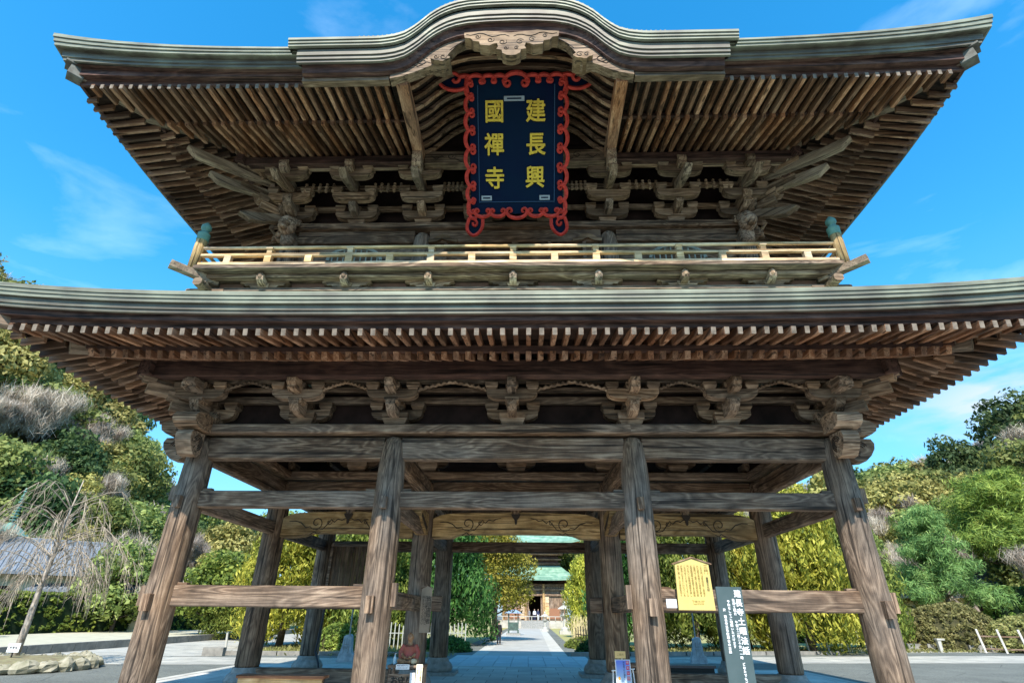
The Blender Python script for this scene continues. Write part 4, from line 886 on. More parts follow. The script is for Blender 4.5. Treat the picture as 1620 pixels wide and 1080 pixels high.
def cscroll(m, c, ax, out, r, amp=1.0, w_=.09):
    """C scroll: arc bulging to 'out', both ends curling inward; ax = along direction"""
    pts = []
    for i in range(29):
        t = -1.28 + 2.56 * i / 28
        a = t * 1.25
        u = math.sin(a) * r; v = (math.cos(a) - .25) * r * .62 * amp
        pts.append((u, v))
    for s in (-1, 1):   # curls
        cx, cy = s * r * .62, -.22 * r * amp
    full = []
    def curl(s):
        q = []
        bx, by = pts[-1] if s > 0 else pts[0]
        cx, cy = bx - s * r * .3, by - .02
        r0 = r * .31
        for i in range(15):
            t = i / 14; a = (0 if s > 0 else math.pi) - s * t * 5.2; rr = r0 * (1 - .68 * t); q.append((cx + rr * math.cos(a), cy + rr * math.sin(a) * amp))
        return q
    path = curl(-1)[::-1] + pts + curl(1)
    W = [w_ * (.38 + .7 * math.sin(math.pi * (i + .5) / len(path))) for i in range(len(path))]
    ribbon(m, [(c[0] + ax[0] * u + out[0] * v, c[1] + ax[1] * u + out[1] * v) for u, v in path], W)
for s in (-1, 1):
    ys = [3.18, 2.83, 2.42, 1.98, 1.5, 1.04, .62, .3]; rs = [.17, .2, .22, .24, .26, .22, .2, .16]
    for y, r_ in zip(ys, rs): cscroll(fr, (s * 1.2, y), (0, 1), (s, 0), r_)
    for x, r_ in ((.42, .17), (.70, .17), (1.02, .19)): cscroll(fr, (s * x, 3.44), (1, 0), (0, 1), r_)
    for x, r_ in ((.5, .19), (.9, .2)): cscroll(fr, (s * x, .13), (1, 0), (0, -1), r_)
    # corner posts
    ribbon(fr, [(s * 1.24, 3.5), (s * 1.27, 3.3), (s * 1.22, 3.1)], .09); ribbon(fr, [(s * 1.25, .35), (s * 1.28, .15), (s * 1.2, 0.02), (s * 1.05, .0)], .09)
    ribbon(fr, [(s * 1.18, 3.5), (s * 1.3, 3.52), (s * 1.42, 3.5)], .1)
cscroll(fr, (0, 3.42), (1, 0), (0, 1), .3, 1.1, .1); cscroll(fr, (0, .12), (1, 0), (0, -1), .26)
fr.build("frame", RED, plq)
for s in (-1, 1):
    ear = [(s * 1.3, 3.22), (s * 1.5, 3.17), (s * 1.75, 3.2), (s * 1.93, 3.32), (s * 1.97, 3.44), (s * 1.85, 3.55), (s * 1.66, 3.6), (s * 1.5, 3.57), (s * 1.42, 3.48), (s * 1.46, 3.39), (s * 1.55, 3.37), (s * 1.6, 3.43)]
    def smooth(p, k=3):
        for _ in range(k):
            q = [p[0]]
            for a, b in zip(p[:-1], p[1:]): q += [(a[0] * .75 + b[0] * .25, a[1] * .75 + b[1] * .25), (a[0] * .25 + b[0] * .75, a[1] * .25 + b[1] * .75)]
            q.append(p[-1]); p = q
        return p
    m = MB(); ribbon(m, smooth(ear), .085); m.build("corner_scroll", RED, plq)
    MB().prism([(s * 1.24, 3.5), (s * 1.24, 3.22), (s * 1.75, 3.2), (s * 1.95, 3.36), (s * 1.86, 3.54), (s * 1.5, 3.56)], 'Z', -.04, .03).build("scroll_panel", NAVY, plq)
    foot = [(s * 1.25, .02), (s * 1.33, -.2), (s * 1.3, -.36), (s * 1.15, -.46), (s * .99, -.36), (s * .9, -.2), (s * .9, -.02)]
    m = MB(); ribbon(m, smooth(foot), .085); ribbon(m, smooth([(s * 1.25, .0), (s * 1.12, -.02), (s * 1.04, -.1), (s * 1.08, -.2), (s * 1.16, -.18), (s * 1.16, -.1)]), .06); m.build("foot_scroll", RED, plq)
    MB().prism([(s * 1.28, .1), (s * 1.32, -.25), (s * 1.15, -.43), (s * .98, -.33), (s * .9, .1)], 'Z', -.04, .03).build("scroll_panel", NAVY, plq)
for ch, x, y in (("建", .5, 2.63), ("長", .5, 1.82), ("興", .48, 1.0), ("國", -.56, 2.63), ("禪", -.57, 1.82), ("寺", -.57, .98)):
    text(ch, .52, GOLD, "gold_character", plq, (x, y, .02), bold=.01, ext=.03).scale = (1.0, 1.12, 1)
for x, y, wd in ((-.05, 2.97, .52), (-.79, .52, .27), (.73, .52, .27)):
    o = MB().box(x, y, .03, wd, .12, .02).build("metal_plate", ZINC, plq)
    MB().box(x, y, .042, wd * .7, .035, .006).build("engraved_line", NAVY, o)
# ================================================================== GROUND
rng = np.random.default_rng(5)
def sheet(name, pts, z, mat):
    m = MB(); m.v = [(x, y, z) for x, y in pts]; m.f = [tuple(range(len(pts)))]
    o = m.build(name, mat); o['kind'] = 'structure'; return o
g = MB(); g.v = [(-1500, -600, -.155), (1500, -600, -.155), (1500, 1500, -.155), (-1500, 1500, -.155)]; g.f = [(0, 1, 2, 3)]
g.build("ground", ASPH)['kind'] = 'structure'
pl = MB().box(0, 4.4, -.08, 20.8, 15.2, .16).build("stone_platform", PLAT); pl['kind'] = 'structure'
m = MB()
for s in (-1, 1): m.box(s * 10.3, 4.4, -.07, .3, 15.4, .156)
m.box(0, 11.9, -.071, 20.3, .3, .15)
m.build("platform_kerb", PAVE)['kind'] = 'structure'
# flagstones leading to the inner court
m = MB()
for i in range(9):
    for j, (y0, y1) in enumerate(((12.3, 14.6), (14.64, 17.0), (17.04, 19.6))): m.box(-2.9 + i * .72, (y0 + y1) / 2, -.12, .7, y1 - y0, .06)
m.build("flagstone_path", plain("blue grey flagstone", (.5, .5, .48), .8, c2=(.36, .37, .37), scale=.8))['kind'] = 'structure'
sheet("inner_path", [(-1.9, 19.6), (1.6, 19.6), (2.2, 86), (-1.6, 86)], -.147, plain("grey court gravel", (.4, .39, .35), .9, c2=(.3, .29, .26), scale=1.0, bump=.1))
for nm, pts in (("path_edging", [(-2.6, 19.6), (-1.9, 19.6), (-1.6, 86), (-2.3, 86)]), ("path_edging", [(1.6, 19.6), (2.4, 19.6), (3.0, 86), (2.2, 86)])): sheet(nm, pts, -.146, PAVE)
sheet("cross_path", [(-24, 11.6), (-3.7, 14.2), (-3.7, 17.8), (-24, 16.4)], -.148, PAVJ); sheet("cross_path", [(3.7, 16.2), (60, 26.0), (60, 33.5), (3.7, 19.9)], -.148, PAVJ)
sheet("court_path", [(-23.3, 16.6), (-15, 17.4), (-18.5, 60), (-23.3, 60)], -.149, PAVJ); sheet("court_path", [(20, 26.5), (60, 38), (60, 43.5), (22, 33)], -.149, PAVJ)
GRS = plain("dry winter grass", (.3, .32, .1), .95, c2=(.3, .24, .12), scale=1.6, bump=.4)
sheet("lawn", [(-15, 18.6), (-4, 19.6), (-2.8, 90), (-18, 90)], -.15, GRS); sheet("lawn", [(3.2, 21.2), (20, 25.8), (30, 33), (60, 44), (60, 95), (4, 95)], -.151, GRS)
MB().box(-29.5, 45, 0.02, 12, 75, .34).build("raised_walk", WALK)['kind'] = 'structure'
m = MB()
for k in range(50): m.box(-23.42, 8.4 + 1.5 * k, .04, .3, 1.47, .4)
m.build("kerb", KERB)['kind'] = 'structure'
m = MB()
for k in range(10): m.box(3.35 + k * 1.62 + .0, 21.0 + k * .29 * 1.55, -.08, 1.58, .25, .22, 1, .27)
for k in range(7): m.box(-14.6 + k * 1.62, 18.55 + k * .14, -.08, 1.58, .25, .22, 1, .08)
m.build("lawn_kerb", KERB)['kind'] = 'structure'
# hills round the valley
def interp(x, T):
    for (a, p), (b, q) in zip(T[:-1], T[1:]):
        if x <= b: return p + (q - p) * max(0, (x - a)) / (b - a)
    return T[-1][1]
RT = [(-90, .5), (-60, .39), (-52, .35), (-47, .31), (-43, .26), (-40, .215), (-37.5, .17), (-36, .12), (-34, .085), (-30, .06), (-20, .045), (0, .05), (18, .07), (24, .12), (28, .13), (32, .125), (36, .125), (40, .15), (43, .17), (50, .2), (60, .25), (90, .3)]
CX, CY = .33, -11.58
def hillz(az, d):
    r = interp(az, RT) * (1 + .05 * math.sin(az * .9) + .04 * math.sin(az * 2.3 + 1)); dc = 125; t = max(0, min(1, (d - 62) / (dc - 62))); t = t * t * (3 - 2 * t)
    return -.2 + 1.7 * t + r * dc * t * (1 if d < dc else 1 + .1 * (d - dc) / 100) + 1.2 * t * math.sin(az * .5 + d * .09) * math.sin(d * .13)
m = MB(); azs = [-90 + 1.5 * i for i in range(121)]; ds = [62, 68, 74, 80, 87, 95, 103, 111, 118, 125, 140, 200]
for a in azs:
    for d in ds: m.v.append((CX + d * math.sin(R(a)), CY + d * math.cos(R(a)), hillz(a, d)))
k = len(ds)
for i in range(len(azs) - 1):
    for j in range(k - 1):
        a = (azs[i] + azs[i + 1]) / 2
        if -3 < a < 6 and ds[j] < 118: continue
        m.f.append((i * k + j, i * k + j + 1, (i + 1) * k + j + 1, (i + 1) * k + j)[::-1])
HILL = plain("hillside scrub", (.38, .33, .15), .95, c2=(.15, .17, .06), scale=.2, bump=.6, detail=9)
m.build("hill", HILL, None, True)['kind'] = 'structure'

# ================================================================== VEGETATION
def leafmesh(name, C, Rr, n, size, mat, asp=1.0, upbias=0.0, shell=.55, seed=1, squash=.8, vert=False, wid=.5):
    """leaf cards scattered through clumps: C centres (k,3), Rr radii (k,)"""
    r = np.random.default_rng(seed); C = np.array(C, float); Rr = np.array(Rr, float)
    k = r.choice(len(C), n, p=Rr ** 2 / (Rr ** 2).sum())
    d = r.normal(size=(n, 3)); d /= np.linalg.norm(d, axis=1)[:, None]
    rad = Rr[k] * (shell + (1.08 - shell) * r.random(n)) ; off = d * rad[:, None]; off[:, 2] *= squash
    P = C[k] + off
    nrm = d + r.normal(size=(n, 3)) * .55; nrm[:, 2] += upbias; nrm /= np.linalg.norm(nrm, axis=1)[:, None]
    if vert: t = np.stack([r.normal(size=n) * .35, r.normal(size=n) * .35, np.ones(n)], 1) + d * .5
    else: t = r.normal(size=(n, 3))
    t -= nrm * (t * nrm).sum(1)[:, None]; t /= np.linalg.norm(t, axis=1)[:, None] + 1e-9; b = np.cross(nrm, t)
    s = size * (.45 + 1.1 * r.random(n) ** 1.5)[:, None]
    V = np.stack([P + t * s * asp, P + b * s * wid, P - t * s * asp * .8, P - b * s * wid], 1).reshape(-1, 3)
    me = bpy.data.meshes.new(name); me.vertices.add(4 * n); me.vertices.foreach_set('co', V.ravel())
    me.loops.add(4 * n); me.loops.foreach_set('vertex_index', np.arange(4 * n)); me.polygons.add(n)
    me.polygons.foreach_set('loop_start', np.arange(n) * 4); me.polygons.foreach_set('loop_total', np.full(n, 4)); me.update(calc_edges=True)
    me.materials.append(mat); return me
def limbs(m, base, h, spread, n, r0, seed, tops):
    rd = random.Random(seed); b = Vector(base)
    pts = [b + Vector((math.sin(t * 3) * h * .02, math.cos(t * 2) * h * .02, h * t)) for t in (0, .25, .5, .75, 1)]
    m.tube(pts, [r0 * q for q in (1.15, .9, .7, .45, .2)], 8)
    for i in range(n):
        t = .3 + .65 * i / n; s = b + Vector((0, 0, h * t)); a = i * 2.4 + rd.random(); l = spread * (.6 + .5 * rd.random()) * (1.15 - .5 * t)
        e = s + Vector((math.cos(a) * l, math.sin(a) * l, l * .45)); md = (s + e) / 2 + Vector((0, 0, -.06 * l))
        m.tube([s, md, e], [r0 * .38, r0 * .25, r0 * .1], 5); tops.append(e)
def evergreen(h, w_, mat, n, leaf, seed, lab, cat, group=None, kind='round', clumps=34, bark=TRUNK, name=None, trunk_h=None):
    rd = random.Random(seed)
    name = name or {'round': 'evergreen_tree', 'juniper': 'juniper_tree', 'pine': 'pine_tree'}[kind]
    t = thing(name, lab, cat, group=group)
    m = MB(); tops = []; limbs(m, (0, 0, -.3), h * .8, w_ * .42, 9, h * .026, seed, tops); m.build("trunk", bark, t, True)
    C = []; Rr = []
    for i in range(clumps):
        u = (i + .5) / clumps
        if kind == 'round':
            z = .32 + .63 * u; prof = math.sin(math.pi * min(1, .2 + .8 * (z - .28) / .72)) ** .6; a = i * 2.4 + rd.random() * .6; q = w_ * .5 * prof * (.45 + .5 * rd.random()); rr = w_ * (.13 + .09 * rd.random())
        elif kind == 'juniper':
            z = .12 + .82 * u; prof = (1 - ((z - .12) / .88) ** 1.7) ** .75 * (.72 + .28 * math.sin(min(1, z * 4) * 1.57)); a = i * 2.4; q = w_ * .5 * prof * (.5 + .5 * rd.random()); rr = w_ * (.09 + .08 * rd.random())
        else:
            lay = int(u * 9); z = .33 + .64 * (lay + .8 * rd.random()) / 9; prof = (1 - (z - .33) * 1.15); a = i * 2.4 + rd.random(); q = w_ * .5 * prof * (.35 + .65 * rd.random()); rr = w_ * (.11 + .06 * rd.random()) * (.6 + prof * .5)
        C.append((math.cos(a) * q, math.sin(a) * q, h * z * rd.uniform(.94, 1.05))); Rr.append(rr * rd.uniform(.65, 1.3))
    kw = dict(asp=1.0, squash=.8)
    if kind == 'juniper': kw = dict(asp=1.7, squash=1.25, vert=True)
    if kind == 'pine': kw = dict(asp=2.0, squash=.5, upbias=.5, shell=.2, wid=.22)
    link("crown", leafmesh("crown", C, Rr, n, leaf, mat, seed=seed, **kw), t)
    return t
def baretree(h, w_, seed, lab, group=None, mat=PBARK, twigs=6000, leaf=.35, name="bare_tree", depth=4):
    rd = random.Random(seed); t = thing(name, lab, "tree", group=group); m = MB(); ends = []
    def grow(p, d, l, r_, lev):
        q = p + d * l * .5 + Vector((rd.uniform(-1, 1), rd.uniform(-1, 1), 0)) * l * .06; e = p + d * l + Vector((rd.uniform(-1, 1), rd.uniform(-1, 1), rd.uniform(-.3, .3))) * l * .1
        m.tube([p, q, e], [r_, r_ * .8, r_ * .58], 5 if lev < 2 else 4)
        if lev >= depth: ends.append((e, l)); return
        for k in range(3 if lev < 3 else 3):
            a = rd.random() * 6.28; nd = (d + Vector((math.cos(a), math.sin(a), .25)) * (.55 + .3 * rd.random())).normalized(); grow(e if k else (p + e) / 2, nd, l * (.68 + .12 * rd.random()), r_ * .55, lev + 1)
    grow(Vector((0, 0, -.3)), Vector((.05, 0, 1)), h * .3, h * .028, 0)
    m.build("trunk", mat, t, False)
    C = [tuple(e) for e, l in ends]; Rr = [l * 1.1 for e, l in ends]
    link("crown", leafmesh("crown", C, Rr, twigs, leaf, LTW, asp=2.0, seed=seed, shell=.1, vert=True, wid=.045), t)
    return t
# slim twigs: shrink card width
def P2(az, d): return (CX + d * math.sin(R(az)), CY + d * math.cos(R(az)))
def tr(o): return [(c, kids(c)) for c in kids(o)]
HG = "trees on the wooded hillside around the valley"
protos = [
 (evergreen(9, 8, HDK, 6500, .28, 11, "dense dark green evergreen on the wooded hillside", "tree", HG, name="hillside_tree"), 'd'),
 (evergreen(8, 9, HMD, 6500, .28, 12, "bright green rounded evergreen on the wooded hillside", "tree", HG, name="hillside_tree"), 'm'),
 (evergreen(8, 8, HYL, 6500, .28, 13, "yellow green rounded tree on the wooded hillside", "tree", HG, name="hillside_tree"), 'y'),
 (baretree(9, 8, 14, "bare grey branched tree on the wooded hillside", HG, twigs=9000, leaf=.33, name="hillside_bare_tree"), 'b'),
 (baretree(8, 9, 15, "bare pale twiggy tree on the wooded hillside", HG, twigs=12000, leaf=.33, name="hillside_bare_tree"), 'b2'),
]
ptree = {k: (o, tr(o)) for o, k in protos}; used = set(); rd = random.Random(3)
def put(kind, az, d, sc, dz=-.4):
    x, y = P2(az, d); o, t_ = ptree[kind]
    z = hillz(az, d) + dz if d > 62 else -.2
    if kind not in used:
        used.add(kind); o.location = (x, y, z); o.rotation_euler.z = rd.random() * 6.28; o.scale = (sc, sc, sc); return o
    return dup(o, (x, y, z), rd.random() * 6.28, (sc * rd.uniform(.8, 1.2), sc * rd.uniform(.8, 1.2), sc * rd.uniform(.75, 1.2)), None, t_)
for az0, az1, n, mix in ((-54, -35.2, 120, ""), (-35.5, -22, 24, ""), (17, 48, 130, ""), (-22, -12, 4, ""), (-3, 9, 14, "")):
    keys = ["d", "m", "y", "b", "b2"]
    for i in range(n):
        az = az0 + (az1 - az0) * ((i * .7549) % 1); d = 68 + 59 * (((i * .5698) % 1) ** .75)
        if az0 == -3: d = 112 + 12 * ((i * .5698) % 1)
        if az0 == -53:
            w8 = (.22, .24, .2, .14, .2) if d > 100 else (.1, .14, .12, .26, .38)
        elif az0 == 17: w8 = (.08, .2, .2, .28, .24)
        else: w8 = (.2, .35, .15, .15, .15)
        kd = rd.choices(keys, w8)[0]
        if az0 == 17 and kd == 'd' and d < 108: kd = 'm'
        if az0 == -53 and az < -45 and d > 105: kd = rd.choice('dy')
        put(kd, az, d, (.75 + .6 * rd.random()) * (1.05 if d > 90 else .8))

# junipers along the court behind the gate
def place(o, az=None, d=None, xy=None, sc=1.0, rz=0, z=-.15):
    x, y = xy or P2(az, d); o.location = (x, y, z); o.scale = (sc,) * 3 if not hasattr(sc, '__len__') else sc; o.rotation_euler.z = rz; return o
J1 = evergreen(9, 7, LYL, 32000, .105, 21, "sunlit yellow green juniper seen between the left outer and middle gate columns", "tree", "junipers in the court behind the gate", 'juniper', 70)
J2 = evergreen(9, 7, LMD, 30000, .105, 22, "darker green juniper behind the plank stair box of the gate", "tree", "junipers in the court behind the gate", 'juniper', 70)
J3 = evergreen(10, 8.5, LDK, 34000, .115, 23, "broad dark shaded juniper left of the stone path to the hall", "tree", "junipers in the court behind the gate", 'juniper', 80)
t1, t2, t3 = tr(J1), tr(J2), tr(J3)
place(J1, -22.5, 41, sc=(1, 1, .85)); place(J2, -15.5, 40); place(J3, -8.4, 43.5, sc=(.92, .92, .98))
def dj(o, t_, az, d, sc, lab, rz): x, y = P2(az, d); return dup(o, (x, y, -.15), rz, sc, lab, t_)
PY = evergreen(9, 6.5, LYL, 22000, .11, 37, "yellow tipped tree overhanging the path just left of the hall door", "tree", None, "round", 40, name="path_tree"); place(PY, -3.3, 50, sc=(1.05, 1.05, 1.0))
dj(J2, t2, -12.0, 46, .9, "green juniper between the left inner gate columns", 2.2)
dj(J1, t1, 24.8, 42, (1.1, 1.1, 1.1), "large golden juniper seen between the two right outer gate columns", .5)
dj(J1, t1, 19.8, 44, (1, 1, 1.0), "golden green juniper just left of the right middle gate column", 2.5)
dj(J2, t2, 15.6, 41, .95, "dark green juniper behind the yellow notice board", .9)
dj(J3, t3, 11.2, 43, .85, "deep shaded juniper behind the right inner gate column", 3.9)
dj(J2, t2, 28.3, 50, (.9, .9, 1.05), "green juniper just inside the right front corner column", 4.4)
dj(J1, t1, 5.9, 60, (.75, .75, .85), "small pale green juniper right of the distant hall roof", 5.2)
dj(J2, t2, -26.0, 52, (.7, .7, .55), "low round juniper behind the far left of the lawn", 3.3)
# pines and trees to the right of the gate
PN = evergreen(9.5, 8.5, LPN, 42000, .12, 31, "bright green layered garden pine just right of the front corner column", "tree", None, 'pine', 64); place(PN, 34.9, 60, sc=(.86, .86, 1.12))
PB = evergreen(13, 13, LMD, 52000, .16, 32, "tall spreading yellow green conifer behind the clipped hedge on the right", "tree", None, 'pine', 110, name="spreading_tree"); place(PB, 40.0, 74, sc=(1.05, 1.05, 1.0), z=2.6)
PC = evergreen(6, 6, HMD, 8000, .18, 33, "rounded green tree above the left hedge near the tiled roofs", "tree", None, 'round', 30, name="garden_tree"); place(PC, -35.2, 60, sc=1.1)
PD = evergreen(5.5, 5, LHG, 8000, .17, 34, "round topped green tree seen between the left corner and middle columns", "tree", None, 'round', 30, name="garden_tree"); place(PD, -28.2, 52, sc=1.05)
PE = evergreen(5, 6, LYL, 8000, .17, 35, "low yellow green tree behind the weeping cherry at the far left", "tree", None, 'round', 30, name="garden_tree"); place(PE, -46.8, 50, sc=(1.0, 1.0, .7))
PF = evergreen(7, 6, HMD, 8000, .2, 36, "bushy green tree high on the slope beside the left corner column", "tree", None, 'round', 34, name="garden_tree"); place(PF, -37.2, 80, sc=1.0, z=6.0)
# bare trees left and right
B1 = baretree(9.5, 8, 41, "tall pale bare tree with upright twigs behind the left hedge", mat=PBARK, twigs=9000, leaf=.3, depth=5); place(B1, -37.6, 67, sc=1.05)
bt = tr(B1)
dj(B1, bt, -42.6, 72, (1.2, 1.2, 1.1), "pale bare tree beside the green bronze spire", 2.0); dj(B1, bt, -35.2, 66, (.9, .9, .9), "pale bare tree nearest the left corner column of the gate", 4.0)
dj(B1, bt, -47.5, 66, 1.1, "pale bare tree at the far left edge of the view", 5.0); dj(B1, bt, 43.4, 62, (1, 1, .9), "pale bare tree at the far right behind the hedge", 1.0)
dj(B1, bt, -31.3, 58, (.8, .8, .6), "low bare tree in the garden seen past the left corner column", .4)
# weeping cherry in a stone planter
wc = thing("weeping_cherry", "young bare weeping cherry with drooping branches in a round stone planter", "tree", (-19.0, 11.1, -.15))
m = MB(); m.tube([(0, 0, 0), (.02, 0, 1.2), (-.03, .02, 2.6), (.04, 0, 4.0), (.0, .0, 5.2), (.12, 0, 6.9)], [.14, .12, .095, .07, .04, .015], 8); m.build("trunk", plain("pale cherry bark", (.5, .43, .35), .95, c2=(.22, .18, .14), scale=7, bump=.5), wc, True)
m = MB(); rd2 = random.Random(9)
for i in range(54):
    z0 = 2.6 + 3.4 * rd2.random(); a = rd2.random() * 6.28; l = 1.2 + 2.1 * rd2.random(); zt = z0 + .5 + .5 * rd2.random(); pts = []
    for k in range(9):
        t = k / 8; q = l * (1 - (1 - t) ** 1.6); pts.append((math.cos(a) * q, math.sin(a) * q, z0 + (zt - z0) * math.sin(min(1, t * 2.4) * 1.57) - max(0, t - .35) ** 1.2 * (z0 - .9) * 1.0))
    m.tube(pts, [.022, .019, .016, .013, .011, .009, .008, .007, .005], 4)
    for k in range(3, 9):
        for _ in range(3):
            p = Vector(pts[k]); b2 = a + rd2.uniform(-1.2, 1.2); e = p + Vector((math.cos(b2) * .3, math.sin(b2) * .3, -.5 - .5 * rd2.random())); m.tube([p, (p + e) / 2 + Vector((math.cos(b2) * .1, math.sin(b2) * .1, .08)), e], [.009, .008, .004], 3)
m.build("branches", plain("pale cherry twigs", (.42, .35, .26), .9, c2=(.24, .19, .14), scale=3), wc)
pt = thing("stone_planter", "round planter ringed with rough stones around the weeping cherry", "planter", (-18.3, 10.3, -.15))
MB().lathe([(2.45, 0), (2.4, .28), (1.5, .34), (.3, .38)], n=30).build("soil", plain("planter soil", (.26, .24, .12), .95, c2=(.16, .12, .07), scale=4, bump=.6), pt)
for k in range(26):
    a = 2 * math.pi * k / 26; m = MB(); m.ell(0, 0, 0, .34 + .05 * math.sin(k * 3), .24, .22 + .03 * math.cos(k * 5), 9, 6)
    rr = random.Random(k); fa, fb, fc = rr.uniform(.75, 1.25), rr.uniform(.8, 1.3), rr.uniform(.7, 1.25); m.v = [(x * fa * (1 + rr.uniform(-.24, .24)), y * fb * (1 + rr.uniform(-.24, .24)), z * fc * (1 + rr.uniform(-.2, .2))) for x, y, z in m.v]
    o = m.build("stone", plain("mossy stone", (.38, .34, .25), .9, c2=(.2, .19, .12), scale=5, bump=.5) if k == 0 else bpy.data.materials["mossy stone"], pt); o.location = (2.5 * math.cos(a), 2.5 * math.sin(a), .15); o.rotation_euler.z = a + math.pi / 2
sg = thing("plant_label", "small white name card on a stake at the foot of the weeping cherry", "sign", (-18.1, 9.9, -.15))
MB().beam((0, 0, 0), (0, 0, .62), .04, .04, .005, upv=(0, 1, 0)).build("stake", BLACK, sg); c = MB().box(0, -.03, .68, .44, .02, .28).build("card", WHITE, sg)
text("枝垂桜", .1, BLACK, "lettering", sg, (0, -.042, .68), (math.pi / 2, 0, 0))
# hedges, clipped azaleas, straw plants
def hedge(name, x0, x1, y0, y1, z1, n, leaf, mat, lab, rz=0, loc=(0, 0), seed=1, z0=0, core=(.012, .03, .008)):
    t = thing(name, lab, "hedge", (loc[0], loc[1], -.15), rz)
    r = np.random.default_rng(seed); nx = int((x1 - x0) * (z1 + y1 - y0) / (y1 - y0 + z1))
    C = []; 
    for _ in range(n // 26):
        f = r.random()
        if f < .45: C.append((r.uniform(x0, x1), y0, r.uniform(z0, z1)))
        elif f < .7: C.append((r.uniform(x0, x1), r.uniform(y0, y1), z1))
        elif f < .85: C.append((x0 if r.random() < .5 else x1, r.uniform(y0, y1), r.uniform(z0, z1)))
        else: C.append((r.uniform(x0, x1), y1, r.uniform(z0, z1)))
    link("leaves", leafmesh("leaves", C, [.22] * len(C), n, leaf, mat, seed=seed, shell=.1), t)
    MB().box((x0 + x1) / 2, (y0 + y1) / 2, (z0 + z1) / 2 - .04, x1 - x0 - .15, y1 - y0 - .15, z1 - z0 - .1).build("inner_growth", plain("dark twigs " + name, core, .95, var=.6), t)
    return t
hedge("hedge", -14, 16, 0, 1.6, 3.0, 40000, .11, LHG, "long clipped green hedge behind the raised walk on the left", R(68), (-36.4, 32), 2)
hedge("hedge", 0, 22, 0, 2.0, 4.2, 40000, .13, LHG, "tall clipped green hedge at the right edge behind the azalea mounds", R(-28), (37.8, 37.6), 3)
hedge("hedge", 0, 7, 0, 1.4, 1.3, 9000, .1, LHG, "low green hedge between the junipers and the azalea mound", R(18), (22.5, 40.5), 4)
def mound(lab, loc, rx, ry, h, n, mat, name="clipped_bush", leaf=.09, seed=5, cat="bush"):
    t = thing(name, lab, cat, (loc[0], loc[1], -.15)); r = np.random.default_rng(seed); k = n // 24
    u = r.random(k) * 2 * math.pi; v = np.arccos(r.random(k)); C = np.stack([np.cos(u) * np.sin(v) * rx, np.sin(u) * np.sin(v) * ry, np.cos(v) * h], 1); C[:, 2] += .06 * np.sin(C[:, 0] * 2.1)
    link("leaves", leafmesh("leaves", C, [.2] * k, n, leaf, mat, seed=seed, shell=.1), t)
    MB().ell(0, 0, 0, rx * .95, ry * .95, h * .93, 24, 12).build("inner_growth", plain("inner twigs " + str(seed), (.07, .065, .025), .95, var=.5), t); return t
mound("wide clipped azalea mound, the higher one behind the wooden stand", (30.8, 32.6), 3.6, 2.4, 2.9, 26000, LMS, seed=51)
mound("lower clipped azalea mound running down to the white stone post", (34.4, 30.2), 3.2, 2.0, 2.2, 20000, LMS, seed=52)
mound("low dark green clipped bush at the right of the path corner", (4.6, 22.8), 1.5, 1.2, .75, 9000, LDK, seed=53, leaf=.07)
mound("bright green low bush beside the path to the hall", (4.2, 29.5), 1.3, 2.2, .6, 8000, LMD, seed=54, leaf=.07)
mound("small bright green bush at the foot of the left back gate column", (-10.6, 22.6), 1.1, .9, 1.3, 7000, LMD, seed=55, leaf=.09)
mound("shaded low bush under the dark juniper left of the path", (-4.6, 23.4), 1.6, 1.1, .7, 8000, LDK, seed=56, leaf=.07)
mound("twiggy olive shrub at the end of the left hedge", (-26.5, 44), 2.2, 1.6, 2.0, 9000, LMS, seed=57, leaf=.1)
sp = thing("straw_plants", "tall pale dry grasses beside the path left of the back right column", "plant", (5.4, 34, -.15))
m = MB(); rs = random.Random(4)
for _ in range(420):
    x, y = rs.uniform(-1.6, 1.6), rs.uniform(-3, 3); h_ = rs.uniform(1.0, 2.1); m.tube([(x, y, 0), (x + rs.uniform(-.1, .1), y, h_ * .6), (x + rs.uniform(-.3, .3), y + rs.uniform(-.2, .2), h_)], [.02, .018, .006], 3)
m.build("stems", plain("straw", (.66, .56, .3), .9, var=.4), sp)
tag(link("grass", leafmesh("grass", [(x, y, -.1) for x in np.linspace(-14.5, -4, 22) for y in np.linspace(19, 27, 9)] + [(4 + x, 22.4 + x * .28 + y, -.1) for x in np.linspace(0, 26, 40) for y in np.linspace(0, 5, 6)], [.5] * (198 + 240), 16000, .06, LMS, asp=1.6, squash=.2, vert=True, shell=.05, seed=8)), kind='stuff')

# ================================================================== COURT FURNITURE AND FAR HALL
hall = thing("distant_hall", "two tiered green copper roofed temple hall at the end of the stone path", "temple hall", (1.5, 92, 0))
def hp(o): o.parent = hall; o.location = (0, -4.4, 0); return o
def hb(m, name, mat, parent=None): return m.build(name, mat, parent or hall)
hb(MB().box(0, 0, .35, 17, 12, 1.2), "stone_base", PAVE)
m = MB()
for k in range(4): m.box(0, -6.3 - .35 * k, .8 - .28 * k, 4.5, .36, .28)
hb(m, "steps", STONE)
GR = stripes("far green copper", (.1, .2, .14), (.17, .31, .22), (.3, .42, .31), 6)
hp(ring([(3.0, 6.9, .3), (3.1, 6.9, .3), (3.1, 7.15, .4), (2.4, 7.5, .3), (1.2, 8.3, .1), (0, 9.4, 0)], 4.4, 3.6, 20).build("lower_roof", GR))
hp(ring([(3.3, 12.6, .5), (3.4, 12.6, .5), (3.4, 12.95, .6), (2.5, 13.3, .4), (1, 14.4, .1), (-1.2, 16.6, 0), (-2.4, 18.2, 0)], 4.4, 3.6, 20).build("upper_roof", GR))
hp(ring([(0, 7.6, 0), (3.0, 6.92, .3)], 4.4, 3.6, 20).build("soffit", RFY)); hp(ring([(-.4, 13.4, 0), (3.3, 12.62, .5)], 4.4, 3.6, 20).build("soffit", RFY))
